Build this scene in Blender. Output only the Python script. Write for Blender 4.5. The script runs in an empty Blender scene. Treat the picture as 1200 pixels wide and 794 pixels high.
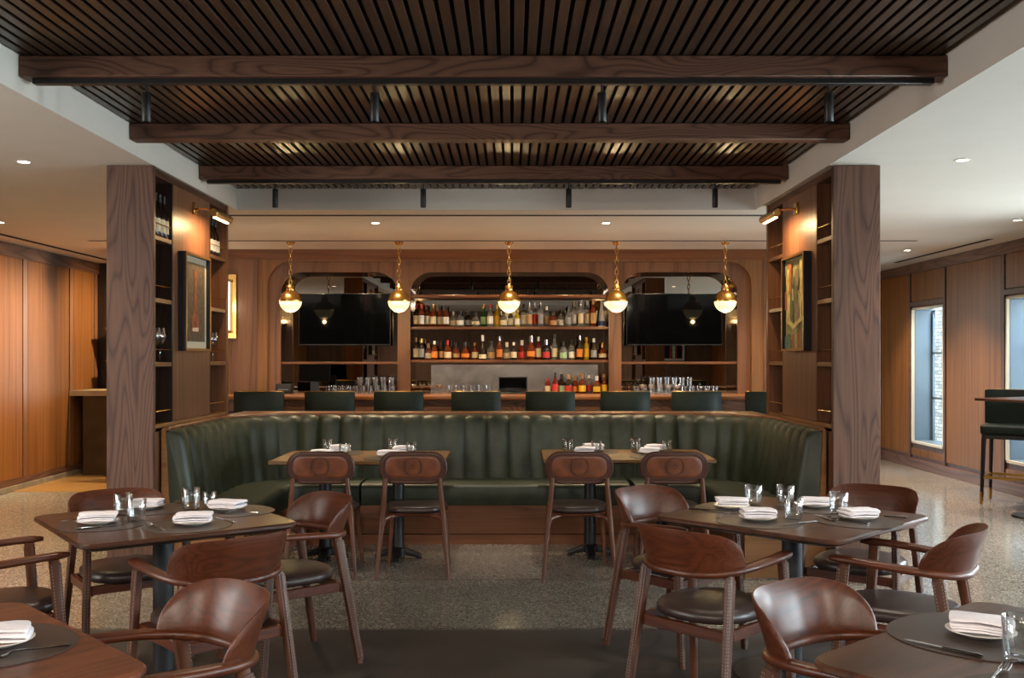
import bpy, bmesh, math, random
from mathutils import Vector, Matrix, Euler
random.seed(7)
PI = math.pi
scene = bpy.context.scene
COL = scene.collection

# ------------------------------------------------------------------ materials
def new_mat(name):
    m = bpy.data.materials.new(name); m.use_nodes = True
    nt = m.node_tree
    return m, nt, nt.nodes['Principled BSDF']
def setin(b, **k):
    for n, v in k.items():
        n = n.replace('_', ' ')
        if n in b.inputs:
            b.inputs[n].default_value = v
def rgb(c): return (c[0], c[1], c[2], 1.0)
def srgb(r, g, b):
    f = lambda u: (u/255/12.92) if u/255 <= .04045 else ((u/255+.055)/1.055)**2.4
    return (f(r), f(g), f(b))
def plain(name, c, rough=.5, metal=0., noise=0., nscale=20, **k):
    m, nt, b = new_mat(name)
    setin(b, Base_Color=rgb(c), Roughness=rough, Metallic=metal, **k)
    if noise:
        tc = nt.nodes.new('ShaderNodeTexCoord'); n = nt.nodes.new('ShaderNodeTexNoise')
        n.inputs['Scale'].default_value = nscale; n.inputs['Detail'].default_value = 4
        nt.links.new(tc.outputs['Object'], n.inputs['Vector'])
        r = nt.nodes.new('ShaderNodeValToRGB')
        r.color_ramp.elements[0].position = .3; r.color_ramp.elements[1].position = .72
        r.color_ramp.elements[0].color = rgb([x*(1-noise) for x in c]); r.color_ramp.elements[1].color = rgb([min(1, x*(1+noise)) for x in c])
        nt.links.new(n.outputs['Fac'], r.inputs['Fac']); nt.links.new(r.outputs['Color'], b.inputs['Base Color'])
        bp = nt.nodes.new('ShaderNodeBump'); bp.inputs['Strength'].default_value = .12; bp.inputs['Distance'].default_value = .004
        nt.links.new(n.outputs['Fac'], bp.inputs['Height']); nt.links.new(bp.outputs['Normal'], b.inputs['Normal'])
    return m
def wood(name, dark, base, light, axis='Z', rough=.4, rings=10., sc=2.2, ringmix=.7, coat=0., along=.1, fib=1.0, bump=.12, dist=.35, spec=.35):
    m, nt, b = new_mat(name)
    N = nt.nodes.new; L = nt.links.new
    tc = N('ShaderNodeTexCoord'); oi = N('ShaderNodeObjectInfo')
    mul = N('ShaderNodeVectorMath'); mul.operation = 'SCALE'; mul.inputs[0].default_value = (7.3, 5.1, 9.7)
    L(oi.outputs['Random'], mul.inputs['Scale'])
    add = N('ShaderNodeVectorMath'); add.operation = 'ADD'
    L(tc.outputs['Object'], add.inputs[0]); L(mul.outputs[0], add.inputs[1])
    def mapped(a, s):
        mp = N('ShaderNodeMapping'); v = [s, s, s]; v['XYZ'.index(axis)] = s*a
        mp.inputs['Scale'].default_value = v; L(add.outputs[0], mp.inputs['Vector']); return mp
    m1 = mapped(along, sc)
    n1 = N('ShaderNodeTexNoise'); n1.inputs['Scale'].default_value = 1.; n1.inputs['Detail'].default_value = 2.2; n1.inputs['Roughness'].default_value = .45
    n1.inputs['Distortion'].default_value = dist
    L(m1.outputs[0], n1.inputs['Vector'])
    k = N('ShaderNodeMath'); k.operation = 'MULTIPLY'; k.inputs[1].default_value = rings; L(n1.outputs['Fac'], k.inputs[0])
    pp = N('ShaderNodeMath'); pp.operation = 'PINGPONG'; pp.inputs[1].default_value = .5; L(k.outputs[0], pp.inputs[0])
    r1 = N('ShaderNodeValToRGB'); e = r1.color_ramp.elements
    e[0].position = .0; e[0].color = rgb(dark); e[1].position = .5; e[1].color = rgb(light)
    e2 = e.new(.16); e2.color = rgb(base)
    L(pp.outputs[0], r1.inputs['Fac'])
    m2 = mapped(.02, 90.)
    n2 = N('ShaderNodeTexNoise'); n2.inputs['Scale'].default_value = 1.; n2.inputs['Detail'].default_value = 3.
    L(m2.outputs[0], n2.inputs['Vector'])
    r2 = N('ShaderNodeValToRGB'); f = r2.color_ramp.elements
    f[0].position = .35; f[0].color = rgb([x*(1-.35*fib) for x in base]); f[1].position = .65; f[1].color = rgb([x*(1+.15*fib) for x in base])
    L(n2.outputs['Fac'], r2.inputs['Fac'])
    mx = N('ShaderNodeMix'); mx.data_type = 'RGBA'; mx.inputs[0].default_value = ringmix
    L(r2.outputs['Color'], mx.inputs[6]); L(r1.outputs['Color'], mx.inputs[7])
    hv = N('ShaderNodeHueSaturation'); vr = N('ShaderNodeMapRange')
    vr.inputs['To Min'].default_value = .86; vr.inputs['To Max'].default_value = 1.14
    L(oi.outputs['Random'], vr.inputs['Value']); L(vr.outputs[0], hv.inputs['Value']); L(mx.outputs[2], hv.inputs['Color'])
    L(hv.outputs['Color'], b.inputs['Base Color'])
    if bump:
        bp = N('ShaderNodeBump'); bp.inputs['Strength'].default_value = bump; bp.inputs['Distance'].default_value = .002
        L(n2.outputs['Fac'], bp.inputs['Height']); L(bp.outputs['Normal'], b.inputs['Normal'])
    setin(b, Roughness=rough, Coat_Weight=coat, Coat_Roughness=.3, Specular_IOR_Level=spec)
    return m
def terrazzo(name, base, specks, rough=.16):
    m, nt, b = new_mat(name); N = nt.nodes.new; L = nt.links.new
    tc = N('ShaderNodeTexCoord')
    v = N('ShaderNodeTexVoronoi'); v.inputs['Scale'].default_value = 110.
    L(tc.outputs['Object'], v.inputs['Vector'])
    r = N('ShaderNodeValToRGB'); r.color_ramp.interpolation = 'CONSTANT'
    e = r.color_ramp.elements; e[0].position = 0; e[0].color = rgb(base); e[1].position = .45; e[1].color = rgb(specks[0])
    for i, s in enumerate(specks[1:]): q = e.new(.45+.55*(i+1)/len(specks)); q.color = rgb(s)
    sep = N('ShaderNodeSeparateColor'); L(v.outputs['Color'], sep.inputs[0]); L(sep.outputs[0], r.inputs['Fac'])
    n = N('ShaderNodeTexNoise'); n.inputs['Scale'].default_value = .8; n.inputs['Detail'].default_value = 6; L(tc.outputs['Object'], n.inputs['Vector'])
    mr = N('ShaderNodeMapRange'); mr.inputs['To Min'].default_value = .7; mr.inputs['To Max'].default_value = 1.25; L(n.outputs['Fac'], mr.inputs['Value'])
    h = N('ShaderNodeHueSaturation'); L(r.outputs['Color'], h.inputs['Color']); L(mr.outputs[0], h.inputs['Value'])
    L(h.outputs['Color'], b.inputs['Base Color'])
    mr2 = N('ShaderNodeMapRange'); mr2.inputs['To Min'].default_value = rough*.7; mr2.inputs['To Max'].default_value = rough*1.5
    L(n.outputs['Fac'], mr2.inputs['Value']); L(mr2.outputs[0], b.inputs['Roughness'])
    return m
def glass(name, c=(1, 1, 1), rough=0., ior=1.45):
    m, nt, b = new_mat(name)
    setin(b, Base_Color=rgb(c), Roughness=rough, IOR=ior, Transmission_Weight=1.0)
    return m
def pane_mat(name):
    m, nt, b = new_mat(name); N = nt.nodes.new; L = nt.links.new
    out = nt.nodes['Material Output']
    t = N('ShaderNodeBsdfTransparent'); t.inputs[0].default_value = (.93, .97, .97, 1)
    g = N('ShaderNodeBsdfGlossy'); g.inputs['Roughness'].default_value = .02
    lw = N('ShaderNodeLayerWeight'); lw.inputs[0].default_value = .5
    pw = N('ShaderNodeMath'); pw.operation = 'POWER'; pw.inputs[1].default_value = 5.; L(lw.outputs['Facing'], pw.inputs[0])
    f = N('ShaderNodeMapRange'); f.inputs['To Min'].default_value = .05; f.inputs['To Max'].default_value = 1.; L(pw.outputs[0], f.inputs['Value'])
    mx = N('ShaderNodeMixShader'); L(f.outputs[0], mx.inputs[0]); L(t.outputs[0], mx.inputs[1]); L(g.outputs[0], mx.inputs[2])
    L(mx.outputs[0], out.inputs['Surface']); return m
def emit(name, c, s):
    m, nt, b = new_mat(name)
    setin(b, Base_Color=rgb(c), Emission_Color=rgb(c), Emission_Strength=s, Roughness=.4)
    return m

MT = {}
MT['ash_z'] = wood('dark ash vertical', srgb(54,34,27), srgb(90,62,49), srgb(106,76,60), 'Z', .52, 30, 3.0, .62, along=.14, dist=.35)
MT['ash_x'] = wood('dark ash horizontal', srgb(50,31,23), srgb(98,66,50), srgb(118,82,63), 'X', .5, 30, 3.0, .7, along=.2, dist=.5)
MT['ash_y'] = wood('dark ash deep', srgb(46,28,21), srgb(94,62,46), srgb(108,76,57), 'Y', .5, 14, 3., .6)
MT['veneer_z'] = wood('walnut veneer vertical', srgb(82,48,22), srgb(120,75,38), srgb(134,87,46), 'Z', .45, 6, 5., .45, along=.02, spec=.2)
MT['bar_wall'] = wood('bar wall veneer', srgb(92,62,38), srgb(126,88,56), srgb(140,100,66), 'Z', .45, 5, 4., .4, along=.02, spec=.25)
MT['rear_panel'] = wood('rear wall veneer', srgb(74,56,44), srgb(106,82,64), srgb(118,92,74), 'Z', .45, 6, 4., .4, along=.02, spec=.25)
MT['veneer_x'] = wood('walnut veneer horizontal', srgb(82,44,20), srgb(122,74,40), srgb(138,88,50), 'X', .42, 5, 4., .45, along=.04)
MT['panel_z'] = wood('brown veneer vertical', srgb(84,50,32), srgb(118,78,54), srgb(130,90,64), 'Z', .4, 6, 4., .4, along=.03)
MT['surround'] = wood('bar surround timber', srgb(66,40,26), srgb(116,78,54), srgb(130,92,66), 'Z', .42, 7, 3., .5, along=.06)
MT['chair'] = wood('chair walnut', srgb(42,18,9), srgb(80,39,20), srgb(94,48,27), 'Y', .38, 6, 5., .4, coat=.15, along=.15)
MT['chair_x'] = wood('chair walnut cross', srgb(46,21,11), srgb(78,38,20), srgb(94,48,27), 'X', .38, 16, 6., .42, coat=.15, along=.12, dist=.4)
MT['chair_z'] = wood('chair walnut upright', srgb(42,20,10), srgb(82,45,26), srgb(98,58,35), 'Z', .42, 6, 6., .5, coat=.1, along=.1)
MT['table'] = wood('table walnut', srgb(32,17,10), srgb(68,40,27), srgb(82,50,34), 'X', .33, 9, 3., .55, coat=.15, along=.12)
MT['table_tan'] = wood('table tan top', srgb(70,46,24), srgb(112,80,42), srgb(126,92,52), 'X', .4, 6, 3., .35, along=.08)
MT['slat'] = wood('dark slat', srgb(32,22,16), srgb(62,47,36), srgb(74,57,44), 'Y', .3, 5, 6., .4, along=.05, bump=0, spec=.5)
MT['shelf'] = wood('shelf timber', srgb(66,36,22), srgb(114,70,44), srgb(128,82,54), 'X', .4, 5, 4., .4)
MT['shelf_y'] = wood('shelf edge timber', srgb(86,56,32), srgb(130,90,56), srgb(144,102,66), 'Y', .4, 5, 4., .4)
MT['ledge'] = wood('ledge timber', srgb(74,44,26), srgb(124,82,54), srgb(138,94,64), 'X', .32, 6, 3., .4, coat=.2)
MT['bartop'] = wood('bar top timber', srgb(74,42,22), srgb(128,80,44), srgb(142,92,54), 'X', .25, 5, 3., .4, coat=.4)
MT['light_panel'] = wood('tan veneer', srgb(108,70,40), srgb(142,96,58), srgb(154,108,68), 'X', .42, 6, 3., .4, along=.05)
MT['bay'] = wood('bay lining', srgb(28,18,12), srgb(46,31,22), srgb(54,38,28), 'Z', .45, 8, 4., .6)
MT['green'] = plain('green leather', srgb(40,47,32), .48, noise=.3, nscale=9)
MT['green_stool'] = plain('bottle green leather', srgb(17,27,22), .5, Specular_IOR_Level=.2, noise=.12, nscale=14)
MT['seat'] = plain('dark brown leather', srgb(50,38,35), .36, noise=.12, nscale=25)
MT['wrap'] = plain('brown saddle leather', srgb(74,42,29), .45, noise=.12, nscale=40)
MT['tool_l'] = plain('tooled tan leather', srgb(96,50,26), .42, noise=.35, nscale=14)
MT['tool_d'] = plain('tooled dark leather', srgb(66,36,26), .4, noise=.18, nscale=20)
MT['stitch'] = plain('pale stitching', srgb(128,108,92), .7)
MT['mat'] = plain('dark leather placemat', srgb(62,50,44), .42, noise=.06, nscale=30)
MT['black'] = plain('black metal', srgb(26,26,27), .42, .3)
MT['pedestal'] = plain('charcoal metal', srgb(52,54,58), .5, .5)
MT['gap'] = plain('black backing', (.004, .004, .004), .9)
MT['plaster'] = plain('warm white plaster', srgb(222,215,204), .8, noise=.02, nscale=3)
MT['white'] = plain('porcelain', srgb(226,220,212), .18)
MT['linen'] = plain('white linen', srgb(226,220,224), .85, noise=.04, nscale=60)
MT['brass'] = plain('brass', srgb(206,160,88), .24, 1.)
MT['brass_d'] = plain('aged brass', srgb(176,138,78), .32, 1.)
MT['steel'] = plain('polished steel', srgb(200,200,202), .16, 1.)
MT['brushed'] = plain('brushed steel', srgb(150,144,138), .22, 1., noise=.3, nscale=6)
MT['mirror'] = plain('smoked mirror', srgb(150,140,130), .0, 1.)
MT['bronze'] = plain('bronze mirror strip', srgb(176,156,140), .12, 1., noise=.25, nscale=5)
MT['screen'] = plain('black glass screen', srgb(6,7,9), .05, Specular_IOR_Level=.12)
MT['plastic'] = plain('black plastic', srgb(20,20,22), .4)
MT['plastic_g'] = plain('grey plastic', srgb(96,96,100), .4)
def thin_glass(name):
    m, nt, b = new_mat(name); N = nt.nodes.new; L = nt.links.new; out = nt.nodes['Material Output']
    t = N('ShaderNodeBsdfTransparent'); t.inputs[0].default_value = (.965, .975, .97, 1)
    g = N('ShaderNodeBsdfGlossy'); g.inputs['Roughness'].default_value = .03
    f = N('ShaderNodeLayerWeight'); f.inputs[0].default_value = .5
    r = N('ShaderNodeMapRange'); r.inputs['To Min'].default_value = .07; r.inputs['To Max'].default_value = .85
    L(f.outputs['Facing'], r.inputs['Value'])
    mx = N('ShaderNodeMixShader'); L(r.outputs[0], mx.inputs[0]); L(t.outputs[0], mx.inputs[1]); L(g.outputs[0], mx.inputs[2])
    L(mx.outputs[0], out.inputs['Surface']); return m
MT['glass'] = thin_glass('clear glass')
MT['pane'] = pane_mat('window pane')
MT['globe'] = emit('frosted globe', (1., .84, .44), .55)
MT['tube'] = emit('frosted tube', (.95, .97, 1.), .38)
MT['lens'] = emit('downlight lens', (1., .84, .62), 14.)
MT['steelblue'] = plain('blue grey window steel', srgb(96,112,124), .45, .2)
MT['casing'] = plain('pale window casing', srgb(190,178,156), .6)
MT['stone_kerb'] = plain('grey stone skirting', srgb(120,108,92), .6, noise=.25, nscale=8)
MT['terrazzo'] = terrazzo('polished terrazzo', srgb(114,108,99), [srgb(128,121,111), srgb(146,139,128), srgb(94,88,81), srgb(166,158,147)], .12)
MT['rug'] = plain('dark carpet', srgb(50,44,42), .62, noise=.22, nscale=5)
MT['floor_l'] = plain('tan floor', srgb(150,112,66), .3, noise=.08, nscale=6)
MT['earth'] = plain('outside ground', srgb(120,120,96), .9, noise=.2, nscale=2)

def stone_mat():
    m, nt, b = new_mat('ledge stone'); N = nt.nodes.new; L = nt.links.new
    tc = N('ShaderNodeTexCoord'); mp = N('ShaderNodeMapping'); mp.inputs['Rotation'].default_value = (0, PI/2, 0)
    sw = N('ShaderNodeSeparateXYZ'); L(tc.outputs['Object'], sw.inputs[0])
    cb = N('ShaderNodeCombineXYZ'); L(sw.outputs[1], cb.inputs[0]); L(sw.outputs[2], cb.inputs[1])
    br = N('ShaderNodeTexBrick'); br.inputs['Scale'].default_value = 4.; br.inputs['Mortar Size'].default_value = .02
    br.inputs['Color1'].default_value = rgb(srgb(190,180,160)); br.inputs['Color2'].default_value = rgb(srgb(130,126,118)); br.inputs['Mortar'].default_value = rgb(srgb(70,68,64))
    L(cb.outputs[0], br.inputs['Vector']); L(br.outputs['Color'], b.inputs['Base Color']); setin(b, Roughness=.9)
    return m
MT['stone'] = stone_mat()

# ------------------------------------------------------------------ mesh helpers
class MB:
    def __init__(s): s.b = bmesh.new()
    def box(s, x0, x1, y0, y1, z0, z1, bev=0., seg=2, mi=0, rot=None):
        t = bmesh.new(); bmesh.ops.create_cube(t, size=1.)
        for v in t.verts:
            v.co = Vector(((x0+x1)/2+v.co.x*(x1-x0), (y0+y1)/2+v.co.y*(y1-y0), (z0+z1)/2+v.co.z*(z1-z0)))
        if bev > 0: bmesh.ops.bevel(t, geom=t.edges[:], offset=bev, segments=seg, affect='EDGES', profile=.5)
        s._merge(t, mi, rot); return s
    def _merge(s, t, mi=0, mtx=None):
        if mtx is not None: bmesh.ops.transform(t, matrix=mtx, verts=t.verts[:])
        mp = {}
        for v in t.verts: mp[v] = s.b.verts.new(v.co)
        for f in t.faces:
            try: nf = s.b.faces.new([mp[v] for v in f.verts]); nf.material_index = mi; nf.smooth = True
            except ValueError: pass
        t.free()
    def lathe(s, prof, n=24, c=(0, 0, 0), mi=0, mtx=None):
        t = bmesh.new(); rings = []
        for r, z in prof:
            if r < 1e-6: rings.append([t.verts.new((c[0], c[1], c[2]+z))])
            else: rings.append([t.verts.new((c[0]+r*math.cos(2*PI*i/n), c[1]+r*math.sin(2*PI*i/n), c[2]+z)) for i in range(n)])
        for a, b in zip(rings, rings[1:]):
            for i in range(n):
                j = (i+1) % n
                if len(a) == 1 and len(b) == 1: continue
                if len(a) == 1: t.faces.new((a[0], b[j], b[i]))
                elif len(b) == 1: t.faces.new((a[i], a[j], b[0]))
                else: t.faces.new((a[i], a[j], b[j], b[i]))
        bmesh.ops.recalc_face_normals(t, faces=t.faces[:])
        s._merge(t, mi, mtx); return s
    def sweep(s, pts, secs, up=(0, 0, 1), n=12, power=2., caps=True, mi=0, closed=False):
        """pts: path, secs: (w,h) half sizes per point"""
        t = bmesh.new(); pts = [Vector(p) for p in pts]; up = Vector(up); rings = []; m = len(pts)
        for i, p in enumerate(pts):
            if closed: tg = pts[(i+1) % m]-pts[i-1]
            else: tg = pts[min(i+1, m-1)]-pts[max(i-1, 0)]
            tg.normalize(); sd = tg.cross(up)
            if sd.length < 1e-4: sd = tg.cross(Vector((0, 1, 0)))
            sd.normalize(); u2 = sd.cross(tg)
            w, h = secs[i] if isinstance(secs, list) else secs
            ring = []
            for k in range(n):
                a = 2*PI*k/n; ca, sa = math.cos(a), math.sin(a)
                x = math.copysign(abs(ca)**(2/power), ca)*w; z = math.copysign(abs(sa)**(2/power), sa)*h
                ring.append(t.verts.new(p+sd*x+u2*z))
            rings.append(ring)
        prs = list(zip(rings, rings[1:]))
        if closed: prs.append((rings[-1], rings[0]))
        for a, b in prs:
            for k in range(n): t.faces.new((a[k], a[(k+1) % n], b[(k+1) % n], b[k]))
        if caps and not closed: t.faces.new(rings[0][::-1]); t.faces.new(rings[-1])
        bmesh.ops.recalc_face_normals(t, faces=t.faces[:])
        s._merge(t, mi); return s
    def prism(s, poly, z0, z1, bev=0., seg=2, mi=0, mtx=None, topbev=None):
        t = bmesh.new(); lo = [t.verts.new((x, y, z0)) for x, y in poly]; hi = [t.verts.new((x, y, z1)) for x, y in poly]
        t.faces.new(lo[::-1]); t.faces.new(hi); n = len(poly)
        for i in range(n): t.faces.new((lo[i], lo[(i+1) % n], hi[(i+1) % n], hi[i]))
        bmesh.ops.recalc_face_normals(t, faces=t.faces[:])
        if bev > 0:
            es = [e for e in t.edges if abs(e.verts[0].co.z-e.verts[1].co.z) < 1e-6]
            bmesh.ops.bevel(t, geom=es, offset=bev, segments=seg, affect='EDGES', profile=.5)
        s._merge(t, mi, mtx); return s
    def grid(s, rows, closed_u=False, closed_v=False, mi=0, cap=False):
        """rows: list of lists of points"""
        t = bmesh.new(); R = [[t.verts.new(p) for p in r] for r in rows]; nu = len(R); nv = len(R[0])
        for i in range(nu if closed_u else nu-1):
            for j in range(nv if closed_v else nv-1):
                try: t.faces.new((R[i][j], R[(i+1) % nu][j], R[(i+1) % nu][(j+1) % nv], R[i][(j+1) % nv]))
                except ValueError: pass
        if cap:
            t.faces.new(R[0]); t.faces.new(R[-1][::-1])
        bmesh.ops.remove_doubles(t, verts=t.verts[:], dist=1e-6)
        bmesh.ops.recalc_face_normals(t, faces=t.faces[:])
        s._merge(t, mi); return s
    def mesh(s, name, mats, angle=40):
        me = bpy.data.meshes.new(name); s.b.to_mesh(me); s.b.free()
        for m in (mats if isinstance(mats, (list, tuple)) else [mats]): me.materials.append(MT[m] if isinstance(m, str) else m)
        try: me.set_sharp_from_angle(angle=math.radians(angle))
        except Exception: pass
        return me

def obj(name, me, parent=None, loc=(0, 0, 0), rot=(0, 0, 0)):
    o = bpy.data.objects.new(name, me); COL.objects.link(o)
    o.location = loc; o.rotation_euler = rot
    if parent is not None: o.parent = parent
    return o
def tag(o, label, cat, group=None):
    o['label'] = label; o['category'] = cat
    if group: o['group'] = group
    return o
def thing(name, label, cat, loc=(0, 0, 0), rz=0., group=None):
    return tag(obj(name, None, None, loc, (0, 0, rz)), label, cat, group)
def struct(name, me, parent=None, loc=(0, 0, 0)):
    o = obj(name, me, parent, loc)
    if parent is None: o['kind'] = 'structure'
    return o
CACHE = {}
def cached(key, fn):
    if key not in CACHE: CACHE[key] = fn()
    return CACHE[key]
def rrect(w, d, r, n=6, cx=0, cy=0):
    P = []
    for sx, sy, a0 in ((1, 1, 0), (-1, 1, PI/2), (-1, -1, PI), (1, -1, 1.5*PI)):
        for i in range(n+1):
            a = a0+PI/2*i/n; P.append((cx+sx*(w/2-r)+r*math.cos(a), cy+sy*(d/2-r)+r*math.sin(a)))
    return P
def catmull(P, n):
    P = [Vector(p) for p in P]; out = []
    for i in range(len(P)-1):
        p0 = P[i-1] if i else P[0]*2-P[1]; p1, p2 = P[i], P[i+1]; p3 = P[i+2] if i+2 < len(P) else P[-1]*2-P[-2]
        for k in range(n):
            t = k/n
            out.append(.5*((2*p1)+(p2-p0)*t+(2*p0-5*p1+4*p2-p3)*t*t+(3*p1-p0-3*p2+p3)*t**3))
    out.append(P[-1]); return out
ORD = ['first','second','third','fourth','fifth','sixth','seventh','eighth','ninth','tenth','eleventh','twelfth','thirteenth','fourteenth','fifteenth',
 'sixteenth','seventeenth','eighteenth','nineteenth','twentieth','twenty-first','twenty-second','twenty-third','twenty-fourth','twenty-fifth',
 'twenty-sixth','twenty-seventh','twenty-eighth','twenty-ninth','thirtieth']

# ------------------------------------------------------------------ key dimensions (metres; x right, y into the room, z up)
XL, XR = -5.58, 5.45          # side walls
CZ = 2.75                     # flat ceiling
CXL, CXR, CY1 = -2.366, 2.09, 8.43   # ceiling coffer
SZ = 2.93                     # slatted plane
YB = -3.0                     # wall behind the camera
YF, YF2 = 13.2, 15.0          # far ends of the side rooms
BW = 11.5                     # bar back wall face

# ------------------------------------------------------------------ floor
m = MB(); m.box(XL-.3, XR+.3, YB-.2, YF2+.2, -.2, 0); struct('floor', m.mesh('floor', 'terrazzo'))
m = MB(); m.box(XL, -2.9, 10.84, YF, 0, .004); struct('floor', m.mesh('floor_inlay', 'floor_l'))
m = MB(); m.box(-4.2, 4.0, -2.6, 5.335, 0, .003); struct('floor', m.mesh('floor_dark_zone', 'rug'))

# ------------------------------------------------------------------ ceiling with slatted coffer
m = MB()
m.box(XL-.3, CXL, YB-.2, YF2+.2, CZ, CZ+.3); m.box(CXR, XR+.3, YB-.2, YF2+.2, CZ, CZ+.3)
m.box(CXL, CXR, CY1, YF2+.2, CZ, CZ+.3); m.box(CXL, CXR, YB-.2, .3, CZ, CZ+.3)
m.box(CXL, CXR, .3, CY1, 3.02, 3.1)
struct('ceiling', m.mesh('ceiling', 'plaster'))
m = MB(); m.box(CXL+.002, CXR-.002, .302, CY1-.002, 2.965, 3.018)
blk = struct('ceiling', m.mesh('slat_backing', 'gap')); 
m = MB(); pitch = .0622; n = int((CXR-CXL)/pitch)
x = CXL+.012
while x+.046 < CXR-.004:
    m.box(x, x+.043, .305, CY1-.004, SZ, SZ+.034, .002, 1); x += pitch
obj('slats', m.mesh('slats', 'slat'), blk)
# linear slots
def slot(name, x0, x1, y0, y1):
    m = MB(); m.box(x0, x1, y0, y1, CZ-.003, CZ+.001); struct(name, m.mesh(name, 'gap'))
slot('trim_1', -2.6, 2.5, 8.72, 8.79); slot('trim_2', -4.6, 4.4, 10.63, 10.68)
slot('trim_3', -5.29, -5.22, -1., YF-.1); slot('trim_4', 5.09, 5.15, 10.5, 13.1)

m = MB(); m.box(-2.6, 2.6, 6.545, 6.553, 0, .0012); m.box(-2.6, 2.6, 5.36, 5.366, 0, .0012); struct('trim_8', m.mesh('trim_8', 'gap'))
# beams
for i, y in enumerate((4.70, 6.06, 7.40)):
    m = MB(); m.box(CXL+.003, CXR+.012-.015, y, y+.11, 2.828, 2.928, .004, 1)
    o = obj('ceiling_beam', m.mesh('ceiling_beam', 'ash_x'))
    tag(o, ['dark timber ceiling beam nearest the camera, carrying four black spotlights', 'middle dark timber ceiling beam without spotlights', 'dark timber ceiling beam furthest back, nearest the bar'][i], 'beam', 'timber beams across the slatted ceiling')
# tracks and spotlights
def spot_parts(t):
    def mk():
        m = MB(); m.lathe([(0, -.002), (.006, -.002), (.006, -.045), (0, -.045)], 10); return m.mesh('stem', 'black')
    obj('stem', cached('sp_stem', mk), t)
    def mk2():
        m = MB(); m.lathe([(0, -.04), (.019, -.04), (.0215, -.044), (.0215, -.178), (.0195, -.181), (.0195, -.165), (0, -.165)], 20); return m.mesh('lamp_body', 'black')
    obj('lamp_body', cached('sp_body', mk2), t)
for ti, (y, xs, nm) in enumerate(((4.735, (-1.772, -.666, .436, 1.536), 'nearest'), (7.44, (-1.8, -.675, .431, 1.544), 'furthest'))):
    m = MB(); m.box(CXL+.05, CXR-.05, y, y+.045, 2.803, 2.828, .002, 1)
    tag(obj('lighting_track', m.mesh('lighting_track', 'black')), 'black lighting track under the ceiling beam %s' % ('nearest the camera' if ti == 0 else 'furthest back'), 'track')
    for k, x in enumerate(xs):
        t = thing('track_spotlight', 'black cylinder spotlight, %s from the left on the %s ceiling track' % (ORD[k], 'nearer' if ti == 0 else 'farther'), 'spotlight', (x, y+.022, 2.803), 0, 'track spotlights')
        spot_parts(t)
# downlights
dl = [(-3.16, 6.35, 'recessed downlight in the left ceiling, above and left of the left shelf pillar'), (-4.80, 9.2, 'recessed downlight in the left ceiling near the left panelled wall'),
      (-1.286, 9.24, 'recessed downlight in the bar ceiling, left of centre'), (.884, 9.24, 'recessed downlight in the bar ceiling, right of centre'),
      (2.89, 6.295, 'recessed downlight in the right ceiling, just right of the right shelf pillar'), (4.66, 9.04, 'recessed downlight in the right ceiling at the right edge of the photo'), (4.67, 11.59, 'recessed downlight furthest back in the right ceiling')]
def ringm():
    m = MB(); m.lathe([(.036, .0), (.052, -.001), (.054, -.004), (.040, -.006), (.036, -.003), (.036, 0)], 24); return m.mesh('trim_ring', 'plaster')
def lensm():
    m = MB(); m.lathe([(0, -.002), (.037, -.002), (.037, 0), (0, 0)], 20); return m.mesh('lens', 'lens')
for x, y, lb in dl:
    t = thing('downlight', lb, 'downlight', (x, y, CZ), 0, 'recessed downlights')
    obj('trim_ring', cached('dlr', ringm), t); obj('lens', cached('dll', lensm), t)

# ------------------------------------------------------------------ left wall
m = MB(); m.box(XL-.25, XL, YB, YF+.2, 0, CZ); wl = struct('wall_left', m.mesh('wall_left', 'bay'))
edges = [-2.8, -1.45, -.28, .88, 2.04, 3.2, 4.36, 5.52, 6.68, 7.84, 9.0, 10.08, 11.24, 12.42, 13.15]
for a, b in zip(edges, edges[1:]):
    m = MB(); m.box(XL, XL+.02, a+.022, b-.10, .13, 2.60, .002, 1); obj('panel', m.mesh('panel', 'veneer_z'), wl)
    m = MB(); m.box(XL, XL+.028, b-.088, b, .10, 2.60, .002, 1); obj('stile', m.mesh('stile', 'panel_z'), wl)
m = MB(); m.box(XL, XL+.03, YB, YF, 2.60, 2.742); obj('top_rail', m.mesh('top_rail', 'ash_y'), wl)
m = MB(); m.box(XL, XL+.034, YB, YF, .06, .13, .003, 1); struct('baseboard_left', m.mesh('baseboard_left', 'ash_y'))
m = MB(); m.box(XL, XL+.06, YB, YF, 0, .06, .004, 1); struct('trim_5', m.mesh('trim_5', 'stone_kerb'))
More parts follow.
